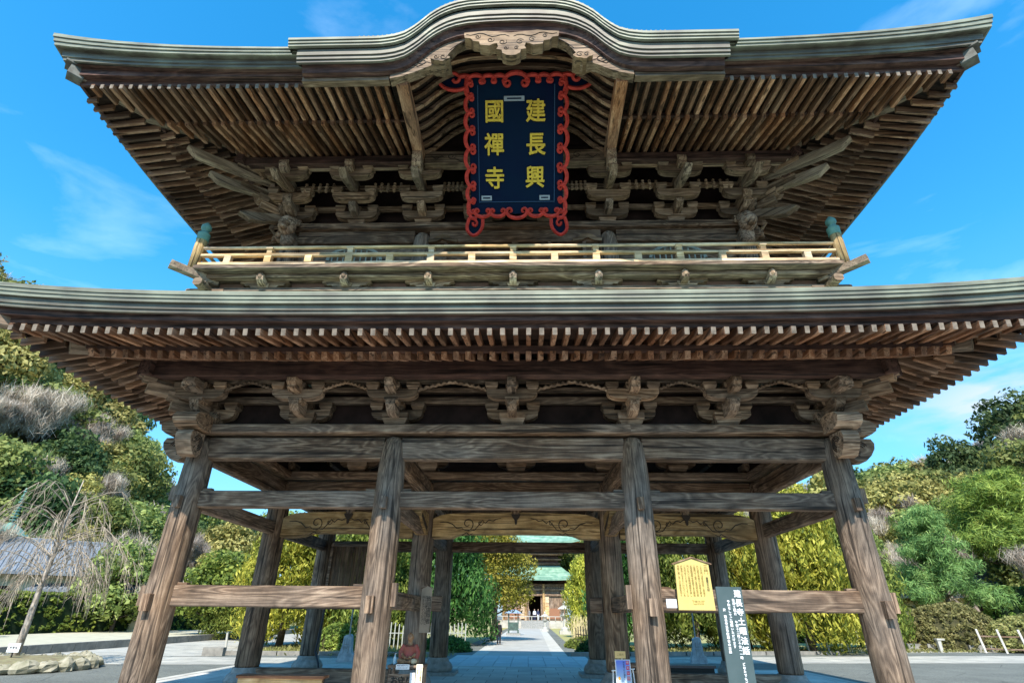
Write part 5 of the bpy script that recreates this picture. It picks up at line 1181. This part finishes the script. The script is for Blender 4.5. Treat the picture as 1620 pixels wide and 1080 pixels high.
hb(MB().box(0, 0, 10.8, 8.4, 6.6, 3.4), "upper_wall", MARX)
m = MB()
for z in (9.7, 10.4, 11.2, 11.8, 12.3): m.box(0, -3.4, z, 9.2 + (z - 10) * .6, .5 + (z - 9.7) * .5, .22)
hb(m, "bracket_row", RFX)
m = MB()
for s in (-1, 1): m.box(s * 3.0, -4.6, 3.6, 4.0, .2, 5.2)
m.box(0, -4.6, 5.7, 2.2, .2, 1.6); m.box(-5, 0, 3.6, .2, 9, 5.2); m.box(5, 0, 3.6, .2, 9, 5.2); m.box(0, 4.6, 3.6, 10, .2, 5.2)
hb(m, "wall", WZ)
hb(MB().box(0, 2.0, 3.6, 9.7, .2, 5.2), "inner_wall", DARK); 
cm = MB().lathe([(.26, .95), (.2, 1.1), (.2, 6.4)], n=12).mesh("column", CUTM)
for x in (-5.2, -1.5, 1.5, 5.2): link("column", cm, hall, (x, -4.85, 0))
for z in (4.75, 5.6, 6.3): hb(MB().beam((-5.4, -4.86, z), (5.4, -4.86, z), .2, .3), "beam", WX)
for s in (-1, 1):
    d = hb(MB().box(s * 2.0, -4.78, 2.9, .75, .1, 3.4), "door_leaf", RAIL)
    d2 = hb(MB().box(s * 3.3, -4.75, 2.0, 1.6, .08, 1.5), "panel", plain("orange panel", (.28, .13, .07)) if s < 0 else bpy.data.materials["orange panel"])
m = MB()
for k in range(18): m.box(-8.2 + k * .96, -6.1, 1.25, .1, .1, .6)
m.box(0, -6.1, 1.55, 16.5, .12, .1); hb(m, "stone_balustrade", PAVE)
# side building with a green roof right of the hall
sb = thing("side_building", "low building with green roof and pale posts right of the distant hall", "building", (12.5, 84, 0))
MB().box(0, 0, 1.7, 5.5, 5, 3.6).build("wall", DARK, sb)
q = MB(); q.prism([(-4, 3.6), (4, 3.6), (4, 3.8), (0, 5.6), (-4, 3.8)], 'Y', -3.4, 3.4); q.build("roof", GR, sb)
pm2 = MB().box(0, 0, 1.7, .2, .2, 3.7).mesh("post", PAVE)
for x in (-2.6, -1.2, .2, 1.6, 2.7): link("post", pm2, sb, (x, -2.7, 0))
# bronze incense burner, stone lanterns, stone post
ib = thing("incense_burner", "bronze incense burner with a blue grey hipped canopy on the path", "incense burner", (-1.2, 52, -.15))
BRZ = plain("dark bronze", (.1, .16, .13), .5, c2=(.05, .07, .06), scale=4)
MB().box(0, 0, .1, 1.5, 1.5, .2).build("plinth", STONE, ib); MB().box(0, 0, .82, 1.15, 1.0, .75, .85).build("basin", BRZ, ib)
m = MB()
for x in (-.5, .5):
    for y in (-.4, .4): m.box(x, y, 1.35, .1, .1, 1.5); m.box(x, y, .3, .16, .16, .4)
m.build("frame", BRZ, ib)
m = MB(); m.v = [(-.95, -.85, 2.05), (.95, -.85, 2.05), (.95, .85, 2.05), (-.95, .85, 2.05), (-.28, -.15, 2.4), (.28, -.15, 2.4), (.28, .15, 2.4), (-.28, .15, 2.4)]; m.f = [(0, 1, 5, 4), (1, 2, 6, 5), (2, 3, 7, 6), (3, 0, 4, 7), (4, 5, 6, 7), (3, 2, 1, 0)]; m.build("canopy", plain("blue grey metal roof", (.22, .3, .4), .5), ib)
def lantern(lab, loc, sc, group=None):
    t = thing("stone_lantern", lab, "lantern", loc); t.scale = (sc,) * 3
    MB().box(0, 0, .15, 1.1, 1.1, .3).lathe([(.42, .3), (.4, .5), (.2, .6), (.17, 1.3), (.2, 1.4), (.45, 1.6), (.48, 1.72)], n=6).build("pedestal", PAVE, t)
    m = MB()
    for k in range(6): m.box(.26 * math.cos(k * 1.047), .26 * math.sin(k * 1.047), 1.95, .09, .09, .46)
    m.build("light_box", PAVE, t); MB().lathe([(.68, 2.2), (.66, 2.26), (.4, 2.42), (.16, 2.56), (.12, 2.6), (.17, 2.68), (.15, 2.8), (.02, 2.95)], n=6).build("cap", PAVE, t); return t
lantern("tall pale stone lantern right of the path in front of the hall", (4.55, 57, -.15), 1.15); lantern("grey stone lantern cut by the right edge of the view", (45.5, 41.2, .3), 1.0)
lantern("small stone lantern post by the right of the hall steps", (2.6, 68, -.15), .8)
# inscribed stone markers with a slim pole behind the gate
def marker(lab, x, y, s):
    t = thing("stone_marker", lab, "stone marker", (x, y, -.15))
    m = MB(); m.prism([(-.4, 0), (.36, 0), (.33, .3), (.24, .34), (.17, 1.0), (.1, 1.06), (-.05, 1.04), (-.16, .98), (-.2, .6), (-.33, .2)], 'Y', -.16, .16); m.build("slab", plain("blue grey inscribed stone", (.5, .52, .52), .85, c2=(.26, .28, .29), scale=5, bump=.5) if s < 0 else bpy.data.materials["blue grey inscribed stone"], t)
    MB().tube([(s * .05, .3, 0), (s * .05, .3, 4.4)], .035, 8).build("pole", STONE, t)
    text("山\n門", .3, STONE, "carved_lettering", t, (0, -.165, .6), (math.pi / 2, 0, 0), ext=.004)
marker("grey stone marker with a pole left of the path behind the gate", -7.7, 15.4, -1); marker("grey stone marker with a pole right of the path, under the yellow notice", 8.15, 16.9, 1)
def stake(lab, x, y, h_, n=1, dx=1.4, tilt=.1):
    t = thing("white_stakes", lab, "stakes", (x, y, -.15))
    for k in range(n): MB().beam((k * dx, k * .4, 0), (k * dx - tilt, k * .4, h_), .1, .1, .02, upv=(0, 1, 0)).build("stake", PAVE, t)
    return t
stake("short pale stakes on the grass before the golden juniper", 17.6, 26.5, .8, 4); stake("pale leaning stake left of the middle gate column", -15.7, 20.5, .9, 1)
MB().box(0, 0, .18, 1.0, .3, .36).build("curb_block", KERB).location = (-14.9, 17.8, -.15)
tag(bpy.data.objects["curb_block"], "low grey stone block on the pavement left of the platform", "stone block")
# wooden stand and stone posts at the right
ws = thing("wooden_stand", "three pale leaning poles joined by rails in front of the azalea mound", "stand", (29.6, 28.4, -.15), R(-35))
for k in range(3): MB().beam((k * 1.05, 0, 0), (k * 1.05 - .12, .5, 1.35), .12, .12, .02, upv=(0, 1, 0)).build("pole", PAVE, ws)
for z in (.25, .95): MB().beam((-.1, .1 + z * .3, z), (2.1, .1 + z * .3, z), .07, .09, .01).build("rail", WX, ws)
spt = thing("stone_post", "short white stone post with a flat cap at the foot of the azalea mound", "post", (27.2, 29.0, -.15)); MB().box(0, 0, .35, .22, .22, .7, .8).build("shaft", PAVE, spt); MB().box(.1, 0, .74, .5, .3, .1).build("cap", PAVE, spt)
rw = thing("low_stone_wall", "low rough grey stone wall under the azalea mounds", "wall", (0, 0, 0))
for k in range(12):
    x0, y0 = 25.0 + k * 1.1, 32.6 - k * .42; o = MB().box(0, 0, .02, 1.05, .5, .5 + .1 * math.sin(k * 2), .95).build("stone", KERB, rw); o.location = (x0, y0, 0)
# bamboo fences by the path
def fence(lab, p0, p1, n, h_, mat):
    t = thing("bamboo_fence", lab, "fence", (*p0, -.15)); m = MB(); dx, dy = p1[0] - p0[0], p1[1] - p0[1]
    for k in range(n): m.tube([(dx * k / (n - 1), dy * k / (n - 1), 0), (dx * k / (n - 1), dy * k / (n - 1), h_ * (1 + .1 * math.sin(k * 7)))], .035, 6)
    m.build("poles", mat, t); MB().tube([(0, 0, h_ * .65), (dx, dy, h_ * .65)], .03, 6).build("rail", mat, t)
fence("dark stake fence between the low bush and the dry grasses", (3.7, 31), (4.6, 25.5), 9, 1.15, BLACK)
fence("thin bamboo fence under the dark juniper left of the path", (-8.4, 24.5), (-3.6, 26.5), 22, 1.3, plain("grey bamboo", (.42, .42, .36), .8))
fence("bamboo fence in shade behind the left inner columns", (-14.5, 27), (-9.0, 26), 16, 1.3, plain("pale bamboo", (.5, .46, .33), .8))
# tiled houses on the left, spire
TILE = plain("grey roof tile", (.22, .245, .27), .6, c2=(.12, .135, .15), scale=3)
def house(lab, loc, rz, L_, W_, zh, zr, wallm):
    t = thing("tiled_house", lab, "house", loc, rz)
    MB().box(0, 0, zh / 2, L_, W_, zh).build("wall", wallm, t)
    m = MB(); e = 1.2; m.v = [(-L_ / 2 - e, -W_ / 2 - e, zh), (L_ / 2 + e, -W_ / 2 - e, zh), (L_ / 2 + e, W_ / 2 + e, zh), (-L_ / 2 - e, W_ / 2 + e, zh), (-L_ / 2 + 1, 0, zr), (L_ / 2 - 1, 0, zr)]; m.v += [(x, y, z - .2) for x, y, z in m.v[:4]]
    m.f = [(0, 1, 5, 4), (1, 2, 5), (2, 3, 4, 5), (3, 0, 4), (9, 8, 7, 6), (0, 6, 7, 1), (1, 7, 8, 2), (2, 8, 9, 3), (3, 9, 6, 0)]; r_ = m.build("roof", TILE, t)
    m = MB(); n = int((L_ + 2 * e) / .33)
    for k in range(n + 1):
        x = -L_ / 2 - e + (L_ + 2 * e) * k / n; f = min(1, (L_ / 2 + e - abs(x)) / (e + 1)); yb = -W_ / 2 - e
        for s in (1, -1): m.beam((x, yb * s, zh + .04), (x if f >= 1 else x, yb * s * (1 - f) , zh + (zr - zh) * f + .04), .1, .08, .02)
    m.build("tile_ribs", TILE, r_); MB().beam((-L_ / 2 + .6, 0, zr + .1), (L_ / 2 - .6, 0, zr + .1), .35, .4, .05).build("ridge", TILE, r_)
    m = MB()
    for x in np.linspace(-L_ / 2 + 1, L_ / 2 - 1, 5): m.box(float(x), -W_ / 2 - .02, zh * .55, 1.0, .06, zh * .45)
    m.build("windows", DARK, t); return t
CRM = plain("cream plaster", (.7, .6, .38), .85, var=.2)
house("large grey tiled house behind the weeping cherry", (-41.5, 38, -.15), R(38), 12, 7, 4.6, 7.2, CRM)
house("smaller tiled house with a low roof right of the large one", (-37.5, 39.5, -.15), R(30), 7, 5, 3.4, 5.0, CRM)
house("long grey roofed building half hidden behind the right pine", (43, 52, -.15), R(-30), 16, 7, 4.0, 5.8, CRM)
sr = thing("bronze_spire", "green ringed bronze pagoda spire rising behind the left roofs", "spire", (*P2(-43.6, 70), 3.0)); sr.scale = (.8, .8, .85)
q = MB(); q.v = [(-1.6, -1.6, 5.6), (1.6, -1.6, 5.6), (1.6, 1.6, 5.6), (-1.6, 1.6, 5.6), (0, 0, 7.2)]; q.f = [(3, 2, 1, 0), (0, 1, 4), (1, 2, 4), (2, 3, 4), (3, 0, 4)]; q.build("roof", GRNZ, sr)
pr = [(.25, 6.8)]
for k in range(9): z = 7.2 + k * .32; r_ = .42 - .03 * k; pr += [(.1, z), (r_, z + .04), (r_, z + .14), (.1, z + .18)]
MB().lathe(pr + [(.06, 10.2), (.2, 10.35), (.05, 10.5), (.14, 10.62), (.02, 10.8)], n=16).build("rings", GRNZ, sr); MB().box(0, 0, 2.6, 1.8, 1.8, 6).build("tower", PAVE, sr)

# ================================================================== FIGURES
def blob(m, name, mat, parent, vox=.02, it=4):
    o = m.build(name, mat, parent, True)
    r_ = o.modifiers.new("r", 'REMESH'); r_.mode = 'VOXEL'; r_.voxel_size = vox; r_.use_smooth_shade = True
    s_ = o.modifiers.new("s", 'SMOOTH'); s_.iterations = it; s_.factor = .6
    bpy.context.view_layer.update()
    me = bpy.data.meshes.new_from_object(o.evaluated_get(bpy.context.evaluated_depsgraph_get())); o.modifiers.clear(); o.data = me; me.name = name; return o
def person(lab, loc, rz, shirt, trousers, hair, h_=1.68, skin=plain("skin", (.55, .36, .25), .6)):
    t = thing("person", lab, "person", loc, rz); k = h_ / 1.7; t.scale = (k,) * 3
    m = MB(); m.tube([(0, 0, .9), (0, .0, 1.15), (0, 0, 1.38), (0, 0, 1.46), (0, -.01, 1.55)], [.14, .12, .15, .06, .055], 12); m.ell(0, -.01, 1.6, .075, .09, .115, 14, 10); m.ell(0, -.105, 1.59, .014, .02, .025)
    for s in (-1, 1):
        m.tube([(s * .16, 0, 1.4), (s * .21, .02, 1.14), (s * .22, -.05, .9), (s * .22, -.06, .82)], [.055, .045, .035, .03], 8)
        m.ell(s * .22, -.065, .78, .022, .03, .05)
        for f in range(4): m.tube([(s * .22, -.09 + f * .017, .76), (s * .215, -.092 + f * .017, .70 + .008 * abs(f - 1.5))], [.009, .007], 5)
        m.tube([(s * .21, -.1, .78), (s * .2, -.115, .735)], [.01, .008], 5)
        m.tube([(s * .09, 0, .92), (s * .1, -.01, .5), (s * .1, .02, .1), (s * .1, -.02, .05)], [.085, .06, .042, .045], 8); m.ell(s * .1, -.06, .04, .045, .12, .04)
    blob(m, "body", skin, t, .014, 2)
    m = MB(); m.tube([(0, 0, .86), (0, 0, 1.1), (0, 0, 1.36), (0, 0, 1.45)], [.17, .15, .185, .08], 14)
    for s in (-1, 1): m.tube([(s * .14, 0, 1.4), (s * .22, .02, 1.14), (s * .225, -.04, .9)], [.075, .06, .05], 10)
    blob(m, "jacket", shirt, t, .02)
    m = MB(); m.tube([(0, 0, .8), (0, 0, .97)], [.15, .15], 12)
    for s in (-1, 1): m.tube([(s * .09, 0, .92), (s * .1, -.01, .5), (s * .1, .02, .08)], [.11, .08, .065], 10)
    blob(m, "trousers", trousers, t, .02)
    MB().ell(0, .02, 1.64, .085, .095, .1, 14, 10).build("hair", hair, t, True)
    return t
BLU = plain("navy cloth", (.03, .04, .09)); WHC = plain("pale cloth", (.6, .62, .66)); BKC = plain("black cloth", (.02, .02, .022)); KHK = plain("grey cloth", (.2, .2, .2))
fl = .95
person("person in a pale jacket standing in the hall doorway", (1.45, 87.3, fl), 0, WHC, BLU, BLACK); person("person in navy beside the pale jacketed visitor in the hall doorway", (2.05, 87.5, fl), .4, BLU, WHC, BLACK)
person("person in grey at the left edge of the hall doorway", (.55, 87.4, fl), -.6, KHK, KHK, BLACK); person("person in black clothes walking on the left edge of the path", (-1.75, 32, -.15), 2.9, BKC, BKC, BLACK, 1.5)
# seated wooden arhat statue on its table
st = thing("seated_monk_statue", "old wooden seated monk statue in a faded red robe on the offering table", "statue", (-2.38, 2.4, .74)); st.scale = (1.0,) * 3
ROBE = plain("faded red lacquer robe", (.42, .08, .06), .5, c2=(.26, .1, .06), scale=9); SKB = plain("worn brown lacquer", (.48, .28, .14), .5, c2=(.25, .12, .06), scale=12)
m = MB()
m.tube([(0, .02, .05), (0, .02, .2), (0, .02, .34), (0, .01, .4), (0, 0, .46)], [.15, .125, .125, .05, .045], 14); m.ell(0, -.01, .53, .07, .078, .095, 16, 12)
m.ell(0, -.078, .515, .012, .016, .02); m.ell(0, -.05, .475, .03, .03, .02); m.ell(0, -.04, .548, .05, .03, .012)
for s in (-1, 1):
    m.ell(s * .063, 0, .515, .012, .02, .032); m.tube([(s * .13, .02, .36), (s * .18, 0, .22), (s * .1, -.13, .14)], [.05, .045, .03], 10)
    m.tube([(s * .06, 0, .07), (s * .2, -.1, .06), (s * .04, -.19, .05)], [.07, .06, .04], 10); m.ell(s * .025, -.21, .05, .05, .03, .025)
    m.ell(s * .06, -.155, .13, .035, .03, .025)
    for f in range(4): m.tube([(s * (.05 - .012 * f), -.17, .14 - .006 * f), (s * (.02 - .01 * f), -.19, .125 - .006 * f)], [.009, .008], 5)
    m.tube([(s * .05, -.16, .15), (s * .015, -.165, .165)], [.01, .008], 5)
blob(m, "body", SKB, st, .008, 2)
m = MB(); m.tube([(0, .03, .1), (0, .03, .24), (0, .03, .35), (0, .02, .39)], [.165, .14, .14, .08], 14)
for s in (-1, 1): m.tube([(s * .12, .02, .37), (s * .19, .0, .24), (s * .17, -.07, .1)], [.06, .065, .06], 10)
blob(m, "robe", ROBE, st, .01, 3)
m = MB(); m.ell(.14, -.15, .055, .075, .07, .06, 12, 8); m.build("rubbed_knee", plain("rubbed pale wood", (.8, .6, .36), .5), st, True)
tb = thing("offering_table", "grey wooden offering table carrying the monk statue and small notices", "table", (-2.38, 2.35, 0))
MB().box(0, 0, .71, .8, .55, .05).build("tabletop", WX, tb)
for x in (-.36, .36):
    for y in (-.22, .22): MB().box(x, y, .34, .06, .06, .69).build("leg", WZ, tb)
MB().box(-.06, -.29, .4, .6, .03, .34).build("front_panel", WX, tb); text("お守り", .16, BLACK, "lettering", tb, (-.06, -.308, .44), (math.pi / 2, 0, 0), bold=.004)
def card(lab, loc, w_, h_, lines, mat, ink, sz, cat="notice", rz=0, name="notice_card", vertical=False):
    t = thing(name, lab, cat, loc, rz); MB().box(0, 0, h_ / 2, w_, .012, h_).build("card", mat, t)
    if vertical:
        for i, L_ in enumerate(lines): text("\n".join(L_), sz, ink, "lettering", t, (w_ * (.5 - (i + .5) / len(lines)), -.008, h_ * .5), (math.pi / 2, 0, 0), ext=.001, spacing=.9)
    else:
        for i, L_ in enumerate(lines): text(L_, sz, ink, "lettering", t, (0, -.008, h_ * (1 - (i + .6) / (len(lines) + .2))), (math.pi / 2, 0, 0), ext=.001)
    return t
card("white card with a line of blue writing before the monk statue", (-2.44, 2.07, .655), .3, .1, ["お静かにお参りください", "おねがいいたします"], WHITE, BLU, .025)
card("upright cream paper with writing at the right end of the table", (-2.06, 2.05, .38), .14, .38, ["びんずる尊者", "おまいり"], plain("cream paper", (.82, .76, .55)), GILT2, .05, vertical=True)
card("blank white paper hanging on the table front", (-2.2, 2.03, .3), .11, .3, [" "], WHITE, BLACK, .02)
bo = thing("pump_bottle", "small pale blue sanitizer bottle left of the monk statue", "bottle", (-2.68, 2.3, .735)); MB().lathe([(.03, 0), (.033, .02), (.033, .13), (.014, .16), (.012, .18)], n=12).build("bottle_body", plain("pale blue plastic", (.55, .72, .78), .3), bo, True); MB().tube([(0, 0, .18), (0, 0, .215), (.03, -.01, .212)], .007, 6).build("pump", WHITE, bo)
# small roofed wooden notice on a post
ns = thing("wooden_notice", "small peaked wooden notice on a post behind the monk statue", "notice board", (-2.2, 3.1, 0))
MB().prism([(-.125, 1.34), (.125, 1.34), (.135, 2.3), (0, 2.38), (-.135, 2.3)], 'Y', -.015, .015).build("board", plain("grey brown board", (.36, .28, .2), .8, var=.3), ns)
MB().beam((-.17, 0, 2.30), (0, 0, 2.41), .06, .02, .003).beam((.17, 0, 2.30), (0, 0, 2.41), .06, .02, .003).build("roof", WX, ns); MB().beam((0, .03, 0), (0, .03, 2.2), .05, .04, .005, upv=(0, 1, 0)).build("post", WZ, ns)
for i, L_ in enumerate(("賓頭盧尊者", "自分の悪い所と同じ", "所をなでてください")): text("\n".join(L_), .13 if i == 0 else .075, BLACK, "lettering", ns, (.07 - .07 * i, -.018, 1.83), (math.pi / 2, 0, 0), ext=.001, spacing=.95)
# poster on a white easel and its stand
es = thing("poster_easel", "white wire easel holding a blue poster with red squares", "easel", (2.46, 2.4, 0))
m = MB()
for s in (-1, 1): m.tube([(s * .22, .02, .68), (s * .27, -.02, 0)], .012, 6)
m.tube([(-.26, 0, .66), (.26, 0, .70)], .012, 6); m.tube([(0, .05, .9), (0, .25, 0)], .012, 6); m.build("easel_frame", WHITE, es)
def grad(name, c1, c2):
    m, nt, b = new_mat(name); tc = N(nt, "ShaderNodeTexCoord"); sx = N(nt, "ShaderNodeSeparateXYZ"); nt.links.new(tc.outputs['Generated'], sx.inputs[0]); r = ramp(nt, [(0.1, c1), (.9, c2)]); nt.links.new(sx.outputs[2], r.inputs[0]); nt.links.new(r.outputs[0], b.inputs['Base Color']); return m
po = thing("poster", "blue and violet event poster with four red squares on the easel", "poster", (2.46, 2.36, .42)); po.rotation_euler.x = R(-6)
MB().box(0, 0, .23, .34, .012, .46).build("sheet", WHITE, po); MB().box(0, -.008, .235, .3, .006, .42).build("printed_area", grad("poster print", (.5, .66, .8), (.17, .25, .75)), po)
for k in range(4): o = MB().box(.105, -.013, .4 - k * .1, .065, .004, .07).build("red_square", plain("poster red", (.75, .02, .08)) if k == 0 else bpy.data.materials["poster red"], po); text("特別公開"[k], .055, WHITE, "lettering", po, (.105, -.017, .4 - k * .1), (math.pi / 2, 0, 0), ext=.001)
text("\n".join("寺宝風入れの御案内"), .042, BLU, "lettering", po, (.02, -.013, .24), (math.pi / 2, 0, 0), ext=.001, spacing=.95); MB().ell(-.1, -.013, .1, .028, .004, .035).build("emblem", plain("orange print", (.75, .35, .05)), po)
card("small tan card standing above the blue poster", (2.42, 2.42, .9), .24, .14, ["ご案内"], plain("tan card", (.8, .55, .22)), GILT2, .05, name="tan_card")
# benches and boxes
def bench(lab, x, y, L_, zt, d=.4, front=RAIL, top=None, name="wooden_box"):
    t = thing(name, lab, "bench", (x, y, 0)); MB().box(0, 0, zt - .03, L_, d, .06).build("top", top or MARX, t); MB().box(0, -d / 2 + .06, zt - .12, L_ - .08, .05, .12).build("front_panel", front, t)
    for s in (-1, 1): MB().box(s * (L_ / 2 - .12), 0, (zt - .06) / 2, .08, d - .1, zt - .06).build("leg", WZ, t)
RBT = wood("reddish plank", 'X', (.16, .07, .04), (.36, .18, .1), (.55, .34, .22), grayamt=.2, ring=5)
bench("long low bench with a reddish top and pale front at the left bay", -5.4, 2.9, 2.05, .45, top=RBT); bench("low reddish bench at the bottom right between the columns", 6.2, 2.2, 1.7, .4, top=RBT, front=WX)
bench("dark lidded box behind the right bay sill", 4.55, 4.9, 1.35, .62, front=BLACK, top=plain("dark lid", (.08, .07, .07), .4)); bench("grey wooden stand behind the blue poster", 2.62, 2.9, .62, .78, .4, front=WX, top=WX)
# ================================================================== NOTICE BOARDS
yb = thing("yellow_notice_board", "peaked yellow notice board full of small writing on the right front tie beam", "notice board", (3.49, -.36, 0))
MB().prism([(-.33, 1.86), (.35, 1.86), (.335, 2.66), (.02, 2.76), (-.31, 2.66)], 'Y', -.025, .02).build("board", YEL, yb)
MB().beam((-.36, -.005, 2.655), (.02, -.005, 2.775), .08, .025, .004).beam((.39, -.005, 2.655), (.02, -.005, 2.775), .08, .025, .004).build("roof", WX, yb)
MB().box(-.45, 0, 1.97, .19, .02, .15).build("white_card", WHITE, yb)
cols_ = ["この三門は安永四年に再建さ", "れた東日本最大の規模を誇る", "二重門で上層に宝冠釈迦如来", "五百羅漢等を安置する三解脱", "門ともいい空無相無願を表し", "この門をくぐることにより心", "が清浄になるといわれている", "再建に際し万人の寄進を仰ぐ"]
text("\n".join("三門"), .085, GILT2, "lettering", yb, (.27, -.03, 2.56), (math.pi / 2, 0, 0), ext=.001); text("\n".join("重要文化財"), .05, BLACK, "lettering", yb, (.27, -.03, 2.3), (math.pi / 2, 0, 0), ext=.001)
for i, c_ in enumerate(cols_): text("\n".join(c_), .043, GILT2, "lettering", yb, (.18 - .062 * i, -.03, 2.36), (math.pi / 2, 0, 0), ext=.001, spacing=.98)
text("This gate was rebuilt\nin 1775 and is the\nlargest of its kind", .028, GILT2, "lettering", yb, (.05, -.03, 1.99), (math.pi / 2, 0, 0), ext=.001)
gb = thing("slate_sign", "tall slate green signboard with white vertical writing in front of the right bay", "sign", (3.73, -1.5, 0)); gb.rotation_euler = (0, R(.6), 0)
MB().box(0, 0, 1.1, .43, .05, 2.22).build("board", SLATE, gb); MB().box(0, .06, .55, .5, .3, .1).build("foot", WX, gb)
text("\n".join("建長寺土曜法話"), .12, WHITE, "lettering", gb, (.13, -.028, 1.68), (math.pi / 2, 0, 0), bold=.003, ext=.002, spacing=1.16)
for i_, (x_, z_, t_) in enumerate(((.045, 1.9, "毎週土曜日"), (.045, 1.42, "午後十二時二十分〜一時"), (-.04, 1.65, "予約なしでご聴聞いただけます"), (-.125, 1.55, "於　建長寺派布教師会の法話"), (.06, .9, "どなたでもどうぞ"))):
    text("\n".join(t_), .047, WHITE, "lettering", gb, (x_, -.028, z_), (math.pi / 2, 0, 0), bold=.0015, ext=.002, spacing=1.08)
